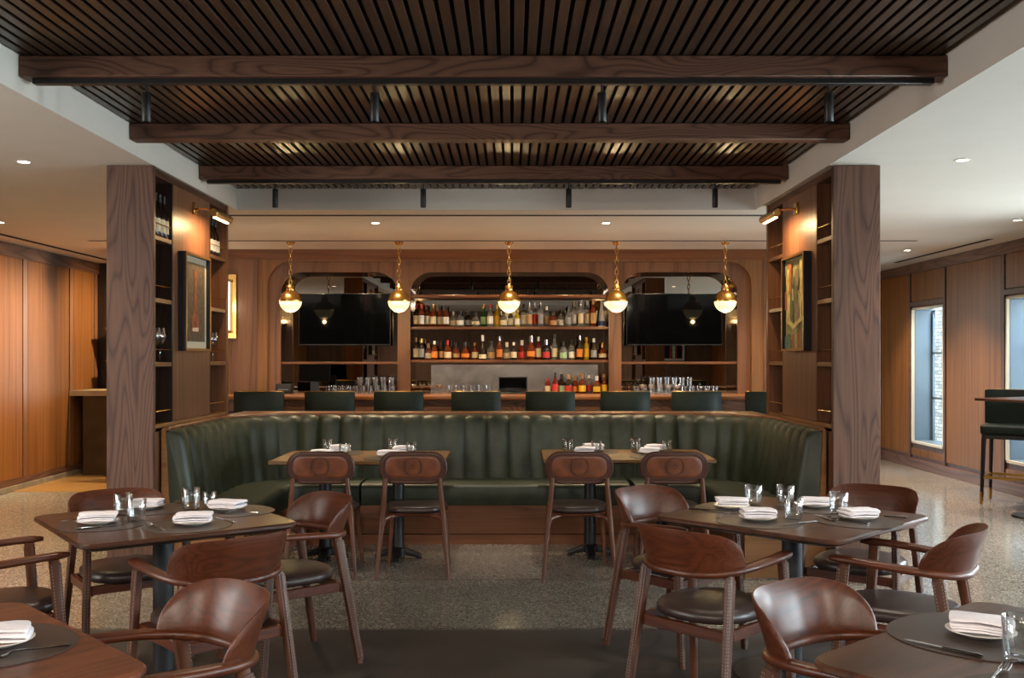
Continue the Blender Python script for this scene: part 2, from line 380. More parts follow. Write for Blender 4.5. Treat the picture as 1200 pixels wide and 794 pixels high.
# ------------------------------------------------------------------ right wall with windows
wins = [(-.40, .60), (2.15, 3.15), (4.70, 5.70), (7.25, 8.25), (9.80, 10.80), (12.36, 13.35)]
WZ0, WZ1 = .33, 2.15
m = MB(); y = YB
for a, b in wins+[(YF2, YF2)]:
    m.box(XR, XR+.3, y, a, 0, CZ)
    if b > a: m.box(XR, XR+.3, a, b, 0, WZ0); m.box(XR, XR+.3, a, b, WZ1, CZ)
    y = b
wr = struct('wall_right', m.mesh('wall_right', 'ash_z'))
y = YB+.1
for a, b in wins+[(14.7, 14.8)]:
    segs = [(y, a-.09)] if a-y < 2.2 else [(y, (y+a)/2-.05), ((y+a)/2+.01, a-.09)]
    for c, d in segs:
        if d-c > .15: m = MB(); m.box(XR-.018, XR, c, d, .17, 2.62, .002, 1); obj('panel', m.mesh('panel', 'veneer_z'), wr)
    if b < 14.5:
        m = MB(); m.box(XR-.018, XR, a, b, WZ1+.09, 2.62, .002, 1); obj('panel', m.mesh('panel', 'veneer_z'), wr)
        m = MB(); m.box(XR-.018, XR, a, b, .17, WZ0-.07, .002, 1); obj('panel', m.mesh('panel', 'veneer_z'), wr)
        m = MB()
        for s in (a-.07, b+.01): m.box(XR-.03, XR, s, s+.055, .13, 2.62, .002, 1)
        m.box(XR-.03, XR, a-.012, b+.012, WZ1+.02, WZ1+.08, .002, 1)
        obj('stile', m.mesh('stile', 'ash_z'), wr)
    y = b+.09
m = MB(); m.box(XR-.034, XR, YB, YF2, 2.62, 2.748); obj('top_rail', m.mesh('top_rail', 'ash_y'), wr)
m = MB(); m.box(XR-.04, XR, YB, YF2, 0, .13, .003, 1); struct('baseboard_right', m.mesh('baseboard_right', 'ash_y'))
for k, (a, b) in enumerate(wins):
    m = MB()   # pale casing around the opening
    m.box(XR-.02, XR+.02, a, a+.025, WZ0, WZ1); m.box(XR-.02, XR+.02, b-.025, b, WZ0, WZ1); m.box(XR-.02, XR+.02, a, b, WZ0, WZ0+.03); m.box(XR-.02, XR+.02, a, b, WZ1-.025, WZ1)
    w = struct('window_%d' % (k+1), m.mesh('window', 'casing'))
    m = MB()
    m.box(XR+.02, XR+.29, a+.002, a+.03, WZ0+.002, WZ1-.002); m.box(XR+.02, XR+.29, b-.03, b-.002, WZ0+.002, WZ1-.002)
    m.box(XR+.02, XR+.29, a+.03, b-.03, WZ0+.002, WZ0+.035); m.box(XR+.02, XR+.29, a+.03, b-.03, WZ1-.03, WZ1-.002)
    obj('frame', m.mesh('frame', 'steelblue'), w)
    m = MB()
    for q in (1/3, 2/3):
        z = WZ0+(WZ1-WZ0)*q; m.box(XR+.245, XR+.275, a+.03, b-.03, z-.014, z+.014)
    m.box(XR+.245, XR+.275, b-.07, b-.03, WZ0+.03, WZ1-.03); m.box(XR+.245, XR+.275, a+.03, a+.07, WZ0+.03, WZ1-.03)
    obj('glazing_bar', m.mesh('glazing_bar', 'steelblue'), w)
    m = MB(); m.box(XR+.257, XR+.261, a+.03, b-.03, WZ0+.03, WZ1-.03); obj('pane', m.mesh('pane', 'pane'), w)
# outside: stone wall and ground
m = MB(); m.box(7.6, 8.0, 3, 24, -.3, 3.4); struct('wall_outside', m.mesh('wall_outside', 'stone'))
m = MB(); m.box(XR+.32, 14, -4, 26, -.35, -.2); struct('ground', m.mesh('ground', 'earth'))
# ------------------------------------------------------------------ far ends, wall behind camera
m = MB(); m.box(XL-.25, -4.6, YF, YF+.2, 0, CZ); struct('wall_far_left', m.mesh('wall_far_left', 'bay'))
m = MB(); m.box(3.4, XR+.3, YF2, YF2+.2, 0, CZ); struct('wall_far_right', m.mesh('wall_far_right', 'veneer_z'))
m = MB(); m.box(XL-.25, XR+.3, YB-.2, YB, 0, CZ); wb = struct('wall_rear', m.mesh('wall_rear', 'rear_panel'))

# ------------------------------------------------------------------ shelf partitions with square pillars
def partition(side):
    """local: x=0 at the inner face of the pillar, +x away from the seating; y from 0 to 1.74"""
    sx = -1 if side == 'left' else 1
    X0 = -2.36 if side == 'left' else 2.115
    t = thing('shelf_partition', 'tall timber pillar with bottle shelves and a picture panel on the %s of the booth' % side, 'partition', (X0, 6.46, 0))
    def bx(name, a, b, y0, y1, z0, z1, mat, bev=.003):
        m = MB(); x0, x1 = sorted((sx*a, sx*b)); m.box(x0, x1, y0, y1, z0, z1, bev, 1); return obj(name, m.mesh(name, mat), t)
    H = CZ-.004
    bx('pillar', 0, .31, 0, .04, 0, H, 'ash_z')
    bx('back_panel', .285, .31, .041, 1.74, 0, H, 'ash_z', 0)
    bx('base_panel', .015, .284, .041, 1.72, 0, .985, 'panel_z', 0)
    bx('center_panel', .015, .06, .42, 1.25, 1.036, H-.05, 'panel_z')
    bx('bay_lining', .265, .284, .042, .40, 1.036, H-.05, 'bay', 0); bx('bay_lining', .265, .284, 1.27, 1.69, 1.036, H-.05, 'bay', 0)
    dm = 'bay' if side == 'left' else 'panel_z'  # left dividers take the dark lining colour to stand for shade in the bays
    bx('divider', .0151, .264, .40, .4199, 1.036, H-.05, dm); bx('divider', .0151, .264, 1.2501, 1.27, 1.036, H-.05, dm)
    bx('end_post', .010, .284, 1.69, 1.74, 0, H, 'panel_z')
    bx('top_fascia', .02, .284, .041, 1.69, H-.05, H, 'ash_y')
    bx('bottom_shelf', .015, .264, .041, 1.69, 1.006, 1.034, 'shelf_y')
    for z in (1.45, 1.88, 2.30):
        bx('shelf', .018, .264, .041, .399, z-.03, z, 'shelf_y'); bx('shelf', .018, .264, 1.271, 1.689, z-.03, z, 'shelf_y')
    for z in (1.034, 1.45, 1.88, 2.30):
        for y0, y1 in ((.042, .398), (1.272, 1.688)):
            m = MB(); m.sweep([(sx*.024, y0, z+.085), (sx*.024, y1, z+.085)], (.004, .004), n=8)
            obj('rail', m.mesh('rail', 'brass'), t)
    return t
partition('left'); partition('right')

# picture frames
def picture(side):
    sx = 1 if side == 'left' else -1      # direction the picture faces
    X0 = -2.376 if side == 'left' else 2.131
    t = thing('framed_picture', 'framed picture on the left pillar panel, rust brush-like shape on dark ground with pale mount' if side == 'left' else 'framed painting on the right pillar panel, pale yellow and green upright shapes', 'picture', (X0, 7.26, 1.53))
    W, H, d = .57, .71, .062
    m = MB()
    def fb(y0, y1, z0, z1, a, b, mi=0): x0, x1 = sorted((sx*a, sx*b)); m.box(x0, x1, y0, y1, z0, z1, 0, mi=mi)
    e = .018
    for mi, a, b in ((0, .002, d-.004), (1, d-.004, d)):
        fb(-W/2, -W/2+e, 0, H, a, b, mi); fb(W/2-e, W/2, 0, H, a, b, mi); fb(-W/2+e, W/2-e, 0, e, a, b, mi); fb(-W/2+e, W/2-e, H-e, H, a, b, mi)
    obj('frame', m.mesh('frame', [plain('frame side', srgb(22,22,28), .4), plain('gilt edge', srgb(150,112,60), .35, .8)]), t)
    m = MB(); x0, x1 = sorted((sx*.02, sx*.03)); m.box(x0, x1, -W/2+e, W/2-e, e, H-e)
    if side == 'left':
        obj('mount', m.mesh('mount', plain('mount board', srgb(190,182,160), .8)), t)
        m = MB(); x0, x1 = sorted((sx*.03, sx*.033)); m.box(x0, x1, -W/2+.062, W/2-.062, .07, H-.062)
        c = obj('artwork', m.mesh('artwork', plain('dark textured ground', srgb(82,68,50), .8, noise=.45, nscale=26)), t)
        prof = [(.035, .14), (.085, .16), (.075, .24), (.045, .30), (.03, .38), (.026, .5), (.035, .56), (.03, .60), (.012, .60)]
        poly = [(-a, z) for a, z in prof]+[(a, z) for a, z in prof[::-1]]
        m = MB(); mt = Matrix(((0, 0, sx, 0), (1, 0, 0, 0), (0, 1, 0, 0), (0, 0, 0, 1)))
        m.prism(poly, .0331, .0345, mtx=mt); obj('painted_shape', m.mesh('painted_shape', plain('rust paint', srgb(122,66,36), .7, noise=.5, nscale=22)), t)
        m = MB(); m.prism([(-.07, .145), (.07, .145), (.068, .175), (-.068, .17)], .0346, .0352, mtx=mt); obj('painted_mark', m.mesh('painted_mark', plain('pale paint', srgb(206,178,150), .7)), t)
    else:
        cols = [srgb(176,160,88), srgb(150,140,84), srgb(110,112,70), srgb(196,180,112), srgb(84,88,60), srgb(150,84,56), srgb(76,110,92), srgb(120,104,76)]
        ms = [plain('paint %d' % i, c, .6, noise=.3, nscale=18) for i, c in enumerate(cols)]
        obj('canvas', m.mesh('canvas', ms[1]), t)
        m = MB(); rnd = random.Random(4)
        lay = .0305
        for i in range(46):
            w = rnd.uniform(.025, .1); h = rnd.uniform(.08, .36); yy = rnd.uniform(-W/2+e+.002, W/2-e-w-.002); zz = rnd.uniform(.16, H-e-h-.002)
            x0, x1 = sorted((sx*lay, sx*(lay+.0006))); m.box(x0, x1, yy, yy+w, zz, zz+h, mi=rnd.choice([0, 0, 1, 2, 3, 3, 4, 5, 7])); lay += .00025
        for i in range(8):
            yy = -W/2+e+.004+i*.065; x0, x1 = sorted((sx*lay, sx*(lay+.0006))); m.box(x0, x1, yy, yy+.06, e+.003, rnd.uniform(.08, .17), mi=[5, 7, 5, 1, 5, 4, 6, 6][i])
        mt = Matrix(((0, 0, sx, 0), (1, 0, 0, 0), (0, 1, 0, 0), (0, 0, 0, 1)))
        m.prism([(.02, .2), (-.2, .26), (-.22, .23), (.03, .16), (.2, .22), (.2, .25)], lay+.0007, lay+.0012, mi=3, mtx=mt)
        obj('painted_patches', m.mesh('painted_patches', ms), t)
    # picture lamp
    l = thing('picture_lamp', 'brass picture lamp above the %s framed picture' % side, 'lamp', (X0, 7.33, 2.59))
    m = MB(); x0, x1 = sorted((sx*.001, sx*.018)); m.box(x0, x1, -.045, .045, -.045, .045, .003, 1); obj('wall_plate', m.mesh('wall_plate', 'brass'), l)
    m = MB(); m.sweep([(sx*.018, 0, 0), (sx*.06, 0, .004), (sx*.17, 0, -.012), (sx*.185, 0, -.025)], (.006, .006), n=8, up=(0, 1, 0)); obj('arm', m.mesh('arm', 'brass'), l)
    m = MB(); m.lathe([(0, -.21), (.024, -.21), (.03, -.205), (.03, .205), (.024, .21), (0, .21)], 18, mtx=Matrix.Translation((sx*.19, .06, -.045)) @ Matrix.Rotation(PI/2, 4, 'X'))
    obj('lamp_shade', m.mesh('lamp_shade', 'brass_d'), l)
    m = MB(); m.box(sx*.185-.012, sx*.185+.012, -.1, .22, -.079, -.0745, 0); obj('light_strip', m.mesh('light_strip', emit('picture lamp strip '+side, (1., .74, .4), 9.)), l)
    ld = bpy.data.lights.new('picture_light', 'AREA'); ld.energy = 4; ld.color = (1., .66, .32); ld.shape = 'RECTANGLE'; ld.size = .36; ld.size_y = .05
    lo = bpy.data.objects.new('picture_light', ld); COL.objects.link(lo); lo.location = (X0+sx*.20, 7.39, 2.49)
    dv = Vector((-sx*.17, 0, -.42)); lo.rotation_euler = dv.to_track_quat('-Z', 'Y').to_euler(); lo.rotation_euler.z += 0
picture('left'); picture('right')

# ------------------------------------------------------------------ green channelled banquette
BX0, BX1, BY0, BY1, BR = -2.335, 2.095, 6.62, 8.36, .70
def bpath(off, step=.02):
    """U path offset inwards by off; list of (x,y,nx,ny,s)"""
    P = []; r = BR-off
    L1 = (BY1-BR)-BY0; s = 0
    n = max(2, int(L1/step))
    for i in range(n): y = BY0+L1*i/n; P.append((BX0+off, y, 1, 0))
    k = 30
    for i in range(k+1):
        a = PI-PI/2*i/k; P.append((BX0+BR+r*math.cos(a), BY1-BR+r*math.sin(a), -math.cos(a), -math.sin(a)))
    W = BX1-BX0-2*BR; n = int(W/step)
    for i in range(1, n): P.append((BX0+BR+W*i/n, BY1-off, 0, -1))
    for i in range(k+1):
        a = PI/2-PI/2*i/k; P.append((BX1-BR+r*math.cos(a), BY1-BR+r*math.sin(a), -math.cos(a), -math.sin(a)))
    n = max(2, int(L1/step))
    for i in range(1, n+1): P.append((BX1-off, BY1-BR-L1*i/n, -1, 0))
    return P
bq = thing('banquette', 'long curved dark green leather banquette with vertical channels and timber base', 'banquette')
base = bpath(0, .0226)
S = [0]
for p, q in zip(base, base[1:]): S.append(S[-1]+math.hypot(p[0]-q[0], p[1]-q[1]))
nch = round(S[-1]/.18); cw = S[-1]/nch
prof = [(.02, .40), (.19, .40), (.19, .50), (.175, .60), (.155, .72), (.135, .85), (.118, .93), (.10, .972), (.07, .994), (.035, 1.0), (.0, .992), (-.005, .95)]
rows = []
for (x, y, nx, ny), s in zip(base, S):
    u = (s/cw) % 1.0; bul = math.sqrt(max(0, 1-(2*u-1)**2)); row = []
    bul = bul**.8
    for d, z in prof:
        dd = d+(.045*(bul-1) if d > .05 else 0); zz = z-(.018*(1-bul) if z > .96 else 0)
        row.append((x+nx*dd, y+ny*dd, zz))
    rows.append(row)
m = MB(); m.grid(rows, closed_v=True, cap=True); obj('backrest', m.mesh('backrest', 'green', 60), bq)
# seat cushions split at the two seams
def seat_piece(cond):
    secs = [(.17, .31), (.575, .31), (.585, .325), (.588, .44), (.58, .462), (.555, .476), (.50, .48), (.17, .478)]
    rr = []
    outer = [bpath(d) for d, z in secs]
    idx = [i for i in range(len(outer[0])) if cond(outer[0][i])]
    for i in idx:
        rr.append([(outer[k][i][0], outer[k][i][1], secs[k][1]) for k in range(len(secs))])
    m = MB(); m.grid(rr, closed_v=True, cap=True); return m.mesh('seat_cushion', 'green', 50)
obj('seat_cushion', seat_piece(lambda p: p[0] < -1.205), bq); obj('seat_cushion', seat_piece(lambda p: -1.2 <= p[0] <= .95), bq); obj('seat_cushion', seat_piece(lambda p: p[0] > .955), bq)
def strip(d0, d1, z0, z1, name, mat):
    A, B = bpath(d0), bpath(d1)
    m = MB(); m.grid([[(a[0], a[1], z0), (b[0], b[1], z0), (b[0], b[1], z1), (a[0], a[1], z1)] for a, b in zip(A, B)], closed_v=True, cap=True)
    return obj(name, m.mesh(name, mat, 30), bq)
strip(.1, .565, .085, .309, 'base_panel', 'shelf'); strip(.1, .575, .0, .078, 'plinth', 'shelf')
# timber ledge behind the back
out = [(-2.357, 6.62), (-2.357, 8.62), (2.112, 8.62), (2.112, 6.62)]
inn = [(p[0], p[1]) for p in bpath(.02)][::-1]
m = MB(); m.prism(out+inn, .985, 1.012, .004, 1); obj('ledge', m.mesh('ledge', 'ledge'), bq)
inn2 = [(p[0], p[1]) for p in bpath(-.006)][::-1]
m = MB(); m.prism(out+inn2, 0, .984); obj('backing', m.mesh('backing', 'light_panel'), bq)
for sx, xo, xi in ((-1, -2.358, -2.335), (1, 2.113, 2.095)):
    poly = [(xo, 0), (xo, 1.0), (xi, 1.0), (xi-sx*.03, .40), (xi-sx*.05, .312), (xi-sx*.53, .308), (xi-sx*.53, 0)]
    m = MB(); mt = Matrix(((1, 0, 0, 0), (0, 0, 1, 0), (0, 1, 0, 0), (0, 0, 0, 1)))
    m.prism(poly, 6.598, 6.619, mtx=mt); obj('end_panel', m.mesh('end_panel', 'light_panel'), bq)

# ------------------------------------------------------------------ bar counter, stools
t = thing('bar_counter', 'long timber bar counter behind the green stools', 'bar')
m = MB(); m.box(-3.6, 3.4, 10.1, 10.72, 1.045, 1.085, .006, 2); obj('countertop', m.mesh('countertop', 'bartop'), t)
m = MB(); m.box(-3.58, 3.38, 10.14, 10.18, .93, 1.044, .003, 1); obj('apron', m.mesh('apron', 'ash_x'), t)
m = MB(); m.box(-3.55, 3.35, 10.35, 10.7, 0, 1.044); obj('front_panel', m.mesh('front_panel', 'ash_z'), t)

def make_stool(lb, loc, rz, full=False):
    t = thing('bar_stool', lb, 'bar stool', loc, rz, 'green bar stools at the bar' if not full else None)
    def back():
        m = MB(); rows = []
        for i in range(17):
            u = -1+2*i/16; x = u*.243; y = -.20+.07*abs(u)**3
            th = .026; sec = []
            for d, z in ((-th, .80), (-th-.004, .98), (-th-.004, 1.14), (-th+.006, 1.152), (th-.006, 1.152), (th, 1.14), (th, .98), (th-.004, .80)):
                sec.append((x, y+d, z-(.006 if abs(u) > .95 and z > 1.1 else 0)))
            rows.append(sec)
        m.grid(rows, closed_v=True, cap=True); return m.mesh('backrest', 'green_stool', 50)
    obj('backrest', cached('st_back', back), t)
    def piping():
        m = MB(); P = [(u*.243, -.20+.07*abs(u)**3-.024, 1.1515-(.004 if abs(u) > .95 else 0)) for u in [-1+2*i/16 for i in range(17)]]
        m.sweep(P, (.0035, .0035), n=6); return m.mesh('piping', 'brass_d')
    obj('piping', cached('st_pipe', piping), t)
    def seat():
        m = MB(); m.prism(rrect(.47, .44, .06), .70, .80, .03, 4); return m.mesh('seat', 'green_stool', 60)
    obj('seat', cached('st_seat', seat), t)
    def frame():
        m = MB(); m.prism(rrect(.44, .42, .04), .66, .70); return m.mesh('seat_frame', 'black')
    obj('seat_frame', cached('st_frame', frame), t)
    for sx in (-1, 1):
        for sy in (-1, 1):
            def leg():
                m = MB(); m.sweep([(sx*.195, sy*.185, .66), (sx*.21, sy*.205, .12)], [(.019, .019), (.014, .014)], n=8, power=5); return m.mesh('leg', 'black')
            lo = obj('leg', cached(('st_leg', sx, sy), leg), t)
            def tip():
                m = MB(); m.sweep([(sx*.21, sy*.205, .12), (sx*.213, sy*.209, 0)], [(.0155, .0155), (.013, .013)], n=8, power=5); return m.mesh('leg_tip', 'brass')
            obj('leg_tip', cached(('st_tip', sx, sy), tip), lo)
    def rail():
        m = MB(); q = [(.206, .20), (-.206, .20), (-.206, -.20), (.206, -.20)]
        m.sweep([(x, y, .27) for x, y in q], (.012, .016), n=8, power=5, closed=True); return m.mesh('footrest', 'brass_d')
    obj('footrest', cached('st_rail', rail), t)
    return t
for k, px in enumerate((301.5, 385, 466.5, 557.5, 645, 733.5, 817.5, 905)):
    x = (px-600)*9.6/1150
    make_stool('green leather bar stool at the bar, %s from the left%s' % (ORD[k], ', by the pillar' if k == 7 else ''), (x, 9.8, 0), 0)
make_stool('green leather bar stool at the right edge beside the tall windows', (5.06, 10.0, 0), math.atan2(-.8, -.6)-PI/2, True)
t = thing('high_table', 'thin dark square high table in front of the right window stool', 'high table', (4.86, 9.10, 0), math.radians(-67))
m = MB(); m.prism(rrect(.75, .75, .03), 1.075, 1.10, .006, 2); obj('tabletop', m.mesh('tabletop', 'table'), t)
m = MB(); m.lathe([(0, 1.075), (.04, 1.075), (.04, .03), (.2, .02), (.21, 0), (0, 0)], 24); obj('pedestal', m.mesh('pedestal', 'black'), t)

# ------------------------------------------------------------------ bar back wall, niches and shelves
def rrect_pts(x0, x1, z0, z1, r, n=8):   # rounded at the top corners only, counter-clockwise from lower left
    P = [(x0, z0), (x1, z0)]
    for i in range(n+1): a = PI/2*i/n; P.append((x1-r+r*math.cos(a), z1-r+r*math.sin(a)))
    for i in range(n+1): a = PI/2+PI/2*i/n; P.append((x0+r+r*math.cos(a), z1-r+r*math.sin(a)))
    return P
XZ = Matrix(((1, 0, 0, 0), (0, 0, 1, 0), (0, 1, 0, 0), (0, 0, 0, 1)))
def plate_with_holes(x0, x1, z0, z1, holes, y0, y1, name, mat, parent=None):
    """flat board in the XZ plane with rounded-top holes that reach its bottom edge"""
    m = MB(); t = bmesh.new()
    # comb outline: go along bottom with notches
    poly = [(x0, z0)]
    for h in holes:
        a, b, top, r = h
        poly.append((a, z0)); P = rrect_pts(a, b, z0, top, r)
        pts = P[2:][::-1]
        poly += pts; poly.append((b, z0))
    poly += [(x1, z0), (x1, z1), (x0, z1)]
    m.prism(poly, y0, y1, mtx=XZ)
    o = m.mesh(name, mat, 30)
    return struct(name, o, parent) if parent is None else obj(name, o, parent)
wbk = plate_with_holes(-4.6, 4.3, 0.0, CZ, [(-2.87, 2.81, 2.61, .28)], BW, BW+.07, 'wall_back', 'bar_wall')
m = MB(); m.box(-4.6, 4.3, BW-.02, BW, 2.63, CZ-.002); struct('trim_6', m.mesh('trim_6', 'veneer_x'))
m = MB(); m.box(-3.28, -2.98, BW-.012, BW, 0, 2.629); m.box(2.95, 3.2, BW-.012, BW, 0, 2.629); struct('trim_7', m.mesh('trim_7', 'surround'))
m = MB(); m.box(-4.6, 4.3, 12.1, 12.2, 0, CZ); m.box(-4.6, -4.5, BW+.07, 12.1, 0, CZ); m.box(4.2, 4.3, BW+.07, 12.1, 0, CZ); struct('wall_bar_rear', m.mesh('wall_bar_rear', 'veneer_z'))
t = thing('back_bar', 'timber back bar with three round-cornered mirrored niches', 'back bar')
HO = [(-2.73, -1.35, 2.49, .25), (-1.2, 1.14, 2.49, .25), (1.29, 2.66, 2.49, .25)]
plate_with_holes(-2.95, 2.89, 1.062, 2.7, HO, BW+.071, BW+.11, 'surround', 'surround', t)
for a, b, top, r in HO:
    P = rrect_pts(a, b, 1.062, top, r, 10)[1:]+[(a, 1.062)]
    P = P[:]; rows = []
    for x, z in P: rows.append([(x, BW+.10, z), (x, BW+.40, z)])
    m = MB(); m.grid(rows); obj('niche_lining', m.mesh('niche_lining', 'bronze', 30), t)
    m = MB(); m.prism(rrect_pts(a-.02, b+.02, 1.062, top+.02, r), BW+.40, BW+.41, mtx=XZ); obj('mirror', m.mesh('mirror', 'mirror'), t)
a, b = -1.2, 1.14
m = MB(); m.box(a+.22, b-.1, BW+.385, BW+.399, 1.06, 1.40); obj('splashback', m.mesh('splashback', 'brushed'), t)
for z in (2.225, 1.85, 1.455):
    m = MB(); m.box(a+.003, b-.003, BW+.112, BW+.39, z-.032, z, .003, 1); obj('shelf', m.mesh('shelf', 'shelf'), t)
for a, b, top, r in (HO[0], HO[2]):
    m = MB(); m.box(a+.003, b-.003, BW+.112, BW+.39, 1.405, 1.432, .003, 1); obj('shelf', m.mesh('shelf', 'shelf'), t)
t = thing('back_counter', 'timber back counter under the bar niches', 'counter')
m = MB(); m.box(-2.85, 2.79, 11.15, BW+.4, 1.025, 1.06, .004, 1); obj('countertop', m.mesh('countertop', 'bartop'), t)
m = MB(); m.box(-2.85, 2.79, 11.2, BW-.005, 0, 1.024); obj('cabinet', m.mesh('cabinet', 'ash_z'), t)
BCZ = 1.06
# televisions
for i, (x0, x1) in enumerate(((-2.555, -1.457), (1.37, 2.52))):
    t = thing('television', 'large black wall television in the %s niche of the back bar' % ('left' if i == 0 else 'right'), 'television', ((x0+x1)/2, BW+.27, 1.63))
    w = (x1-x0)/2
    m = MB(); m.box(-w, w, -.015, .03, 0, .62, .004, 1); obj('casing', m.mesh('casing', 'plastic'), t)
    m = MB(); m.box(-w+.008, w-.008, -.0175, -.0151, .012, .612); obj('screen', m.mesh('screen', 'screen'), t)
    m = MB(); m.box(-.2, .2, .03, .128, .2, .42); obj('bracket', m.mesh('bracket', 'black'), t)

# ------------------------------------------------------------------ pendants over the bar
for k, px in enumerate((340.5, 467.5, 596.5, 722.5, 850)):
    Y = 10.78; x = (px-600)*Y/1150
    t = thing('pendant_lamp', 'brass and white glass globe pendant over the bar, %s from the left' % ORD[k], 'pendant lamp', (x, Y, 2.10), 0, 'globe pendants over the bar')
    R = .121
    def low():
        m = MB(); m.lathe([(0, -R)]+[(R*math.sin(a), -R*math.cos(a)) for a in [PI/2*i/12 for i in range(1, 13)]]+[(R-.006, .001), (0, .001)], 32); return m.mesh('globe_diffuser', 'globe')
    obj('globe_diffuser', cached('pd_low', low), t)
    def upm():
        m = MB(); m.lathe([(R*math.cos(a), .008+R*.97*math.sin(a)) for a in [PI/2*.87*i/12 for i in range(13)]]+[(.02, R)], 32); return m.mesh('dome', 'brass')
    obj('dome', cached('pd_up', upm), t)
    def ringp():
        m = MB(); m.lathe([(R-.004, -.004), (R+.006, -.004), (R+.007, .008), (R-.004, .012), (R-.004, -.004)], 32); return m.mesh('band', 'brass')
    obj('band', cached('pd_ring', ringp), t)
    def capm():
        m = MB(); P = [(0, .112), (.043, .112), (.045, .118), (.045, .165), (.040, .172), (.016, .178), (.012, .19), (0, .19)]
        m.lathe(P, 28); return m.mesh('cap', 'brass')
    obj('cap', cached('pd_cap', capm), t)
    def chain():
        m = MB(); z = .205; top = CZ-2.10-.02; i = 0; st = .058
        while z < top:
            P = []
            for q in range(14):
                a = 2*PI*q/14; u = .016*math.cos(a); v = .036*math.sin(a)
                P.append((u, 0, z+v) if i % 2 == 0 else (0, u, z+v))
            m.sweep(P, (.005, .005), n=6, closed=True, up=(0, 1, 0) if i % 2 == 0 else (1, 0, 0)); z += st; i += 1
        return m.mesh('chain', 'brass')
    obj('chain', cached('pd_chain', chain), t)
    def canopy():
        m = MB(); h = CZ-2.10; m.lathe([(0, h-.028), (.03, h-.028), (.045, h-.01), (.048, h-.001), (0, h-.001)], 24); return m.mesh('ceiling_canopy', 'brass')
    obj('ceiling_canopy', cached('pd_can', canopy), t)
# wall sconce
t = thing('wall_sconce', 'brass wall sconce with long white glass tube left of the bar', 'sconce', (-3.33, BW-.013, 2.08))
m = MB(); m.box(-.11, .11, -.03, 0, -.375, .375, .003, 1); obj('wall_plate', m.mesh('wall_plate', 'brass'), t)
m = MB(); m.lathe([(0, -.285), (.05, -.285), (.055, -.28), (.055, .28), (.05, .285), (0, .285)], 24, c=(0, -.09, 0)); obj('glass_tube', m.mesh('glass_tube', 'tube'), t)
for s in (-1, 1):
    m = MB(); m.lathe([(0, -.012), (.058, -.012), (.058, .012), (0, .012)], 24, c=(0, -.09, s*.297)); m.box(-.012, .012, -.09, -.03, s*.297-.008, s*.297+.008); m.lathe([(0, -.02), (.012, -.02), (.012, .02), (0, .02)], 10, c=(0, -.04, s*.335))
    obj('holder', m.mesh('holder', 'brass_d'), t)
# side station at far left
t = thing('service_station', 'dark service station with pale counter at the far end of the left wall', 'cabinet', (-4.95, 12.6, 0))
m = MB(); m.box(-.45, .45, -.25, .5, 0, 1.0); obj('cabinet', m.mesh('cabinet', plain('aged bronze front', srgb(70,54,32), .4, .6, noise=.2, nscale=4)), t)
m = MB(); m.box(-.6, .5, -.3, .55, 1.0, 1.07, .005, 1); obj('countertop', m.mesh('countertop', plain('pale stone top', srgb(150,128,96), .5, noise=.15, nscale=10)), t)
m = MB(); m.box(-.4, .45, .3, .55, 1.42, 1.45); m.box(-.4, .45, .3, .55, 1.85, 1.88); obj('wall_shelf', m.mesh('wall_shelf', 'ash_x'), t)

# ------------------------------------------------------------------ square dining tables
MT['table_red'] = wood('reddish table walnut', srgb(52,24,13), srgb(96,52,32), srgb(116,66,42), 'X', .33, 12, 3., .55, coat=.15, along=.12, dist=.6)
MT['table_mid'] = wood('brown table walnut', srgb(40,24,16), srgb(76,48,34), srgb(94,62,45), 'X', .33, 12, 3., .6, coat=.15, along=.12, dist=.5)
def square_table(lb, x, y, rz, W=.93, tm='table'):
    t = thing('dining_table', lb, 'table', (x, y, 0), rz, 'square dining tables at the front')
    def top():
        m = MB(); rows = []
        for ins, z in ((.05, .706), (.008, .722), (.0, .728), (.0, .738), (.006, .745)):
            rows.append([(px, py, z) for px, py in rrect(W-2*ins, W-2*ins, max(.02, .075-ins), 8)])
        m.grid(rows, closed_v=True, cap=True); return m.mesh('tabletop', tm, 30)
    obj('tabletop', cached('tt'+tm, top), t)
    def ped():
        m = MB(); m.lathe([(0, .706), (.09, .706), (.09, .695), (.047, .69), (.045, .06), (.06, .05), (.06, .03), (0, .03)], 28); return m.mesh('pedestal', 'pedestal')
    obj('pedestal', cached('tp', ped), t)
    def bs():
        m = MB(); m.lathe([(0, .03), (.1, .03), (.24, .018), (.265, .012), (.27, 0), (0, 0)], 36); return m.mesh('base', 'pedestal')
    obj('base', cached('tb', bs), t)
    return t
T_L = (-1.593, 4.485, math.radians(37)); T_R = (1.307, 4.58, math.radians(44.5)); T_NL = (-1.50, 2.33, math.radians(45)); T_NR = (1.364, 2.337, math.radians(40))
square_table('dark square dining table on the left, fully laid for four', *T_L)
square_table('dark square dining table on the right, fully laid for four', *T_R)
square_table('reddish square dining table cut off at the bottom left corner', *T_NL, tm='table_red')
square_table('dark square dining table cut off at the bottom right corner', *T_NR, tm='table_mid')

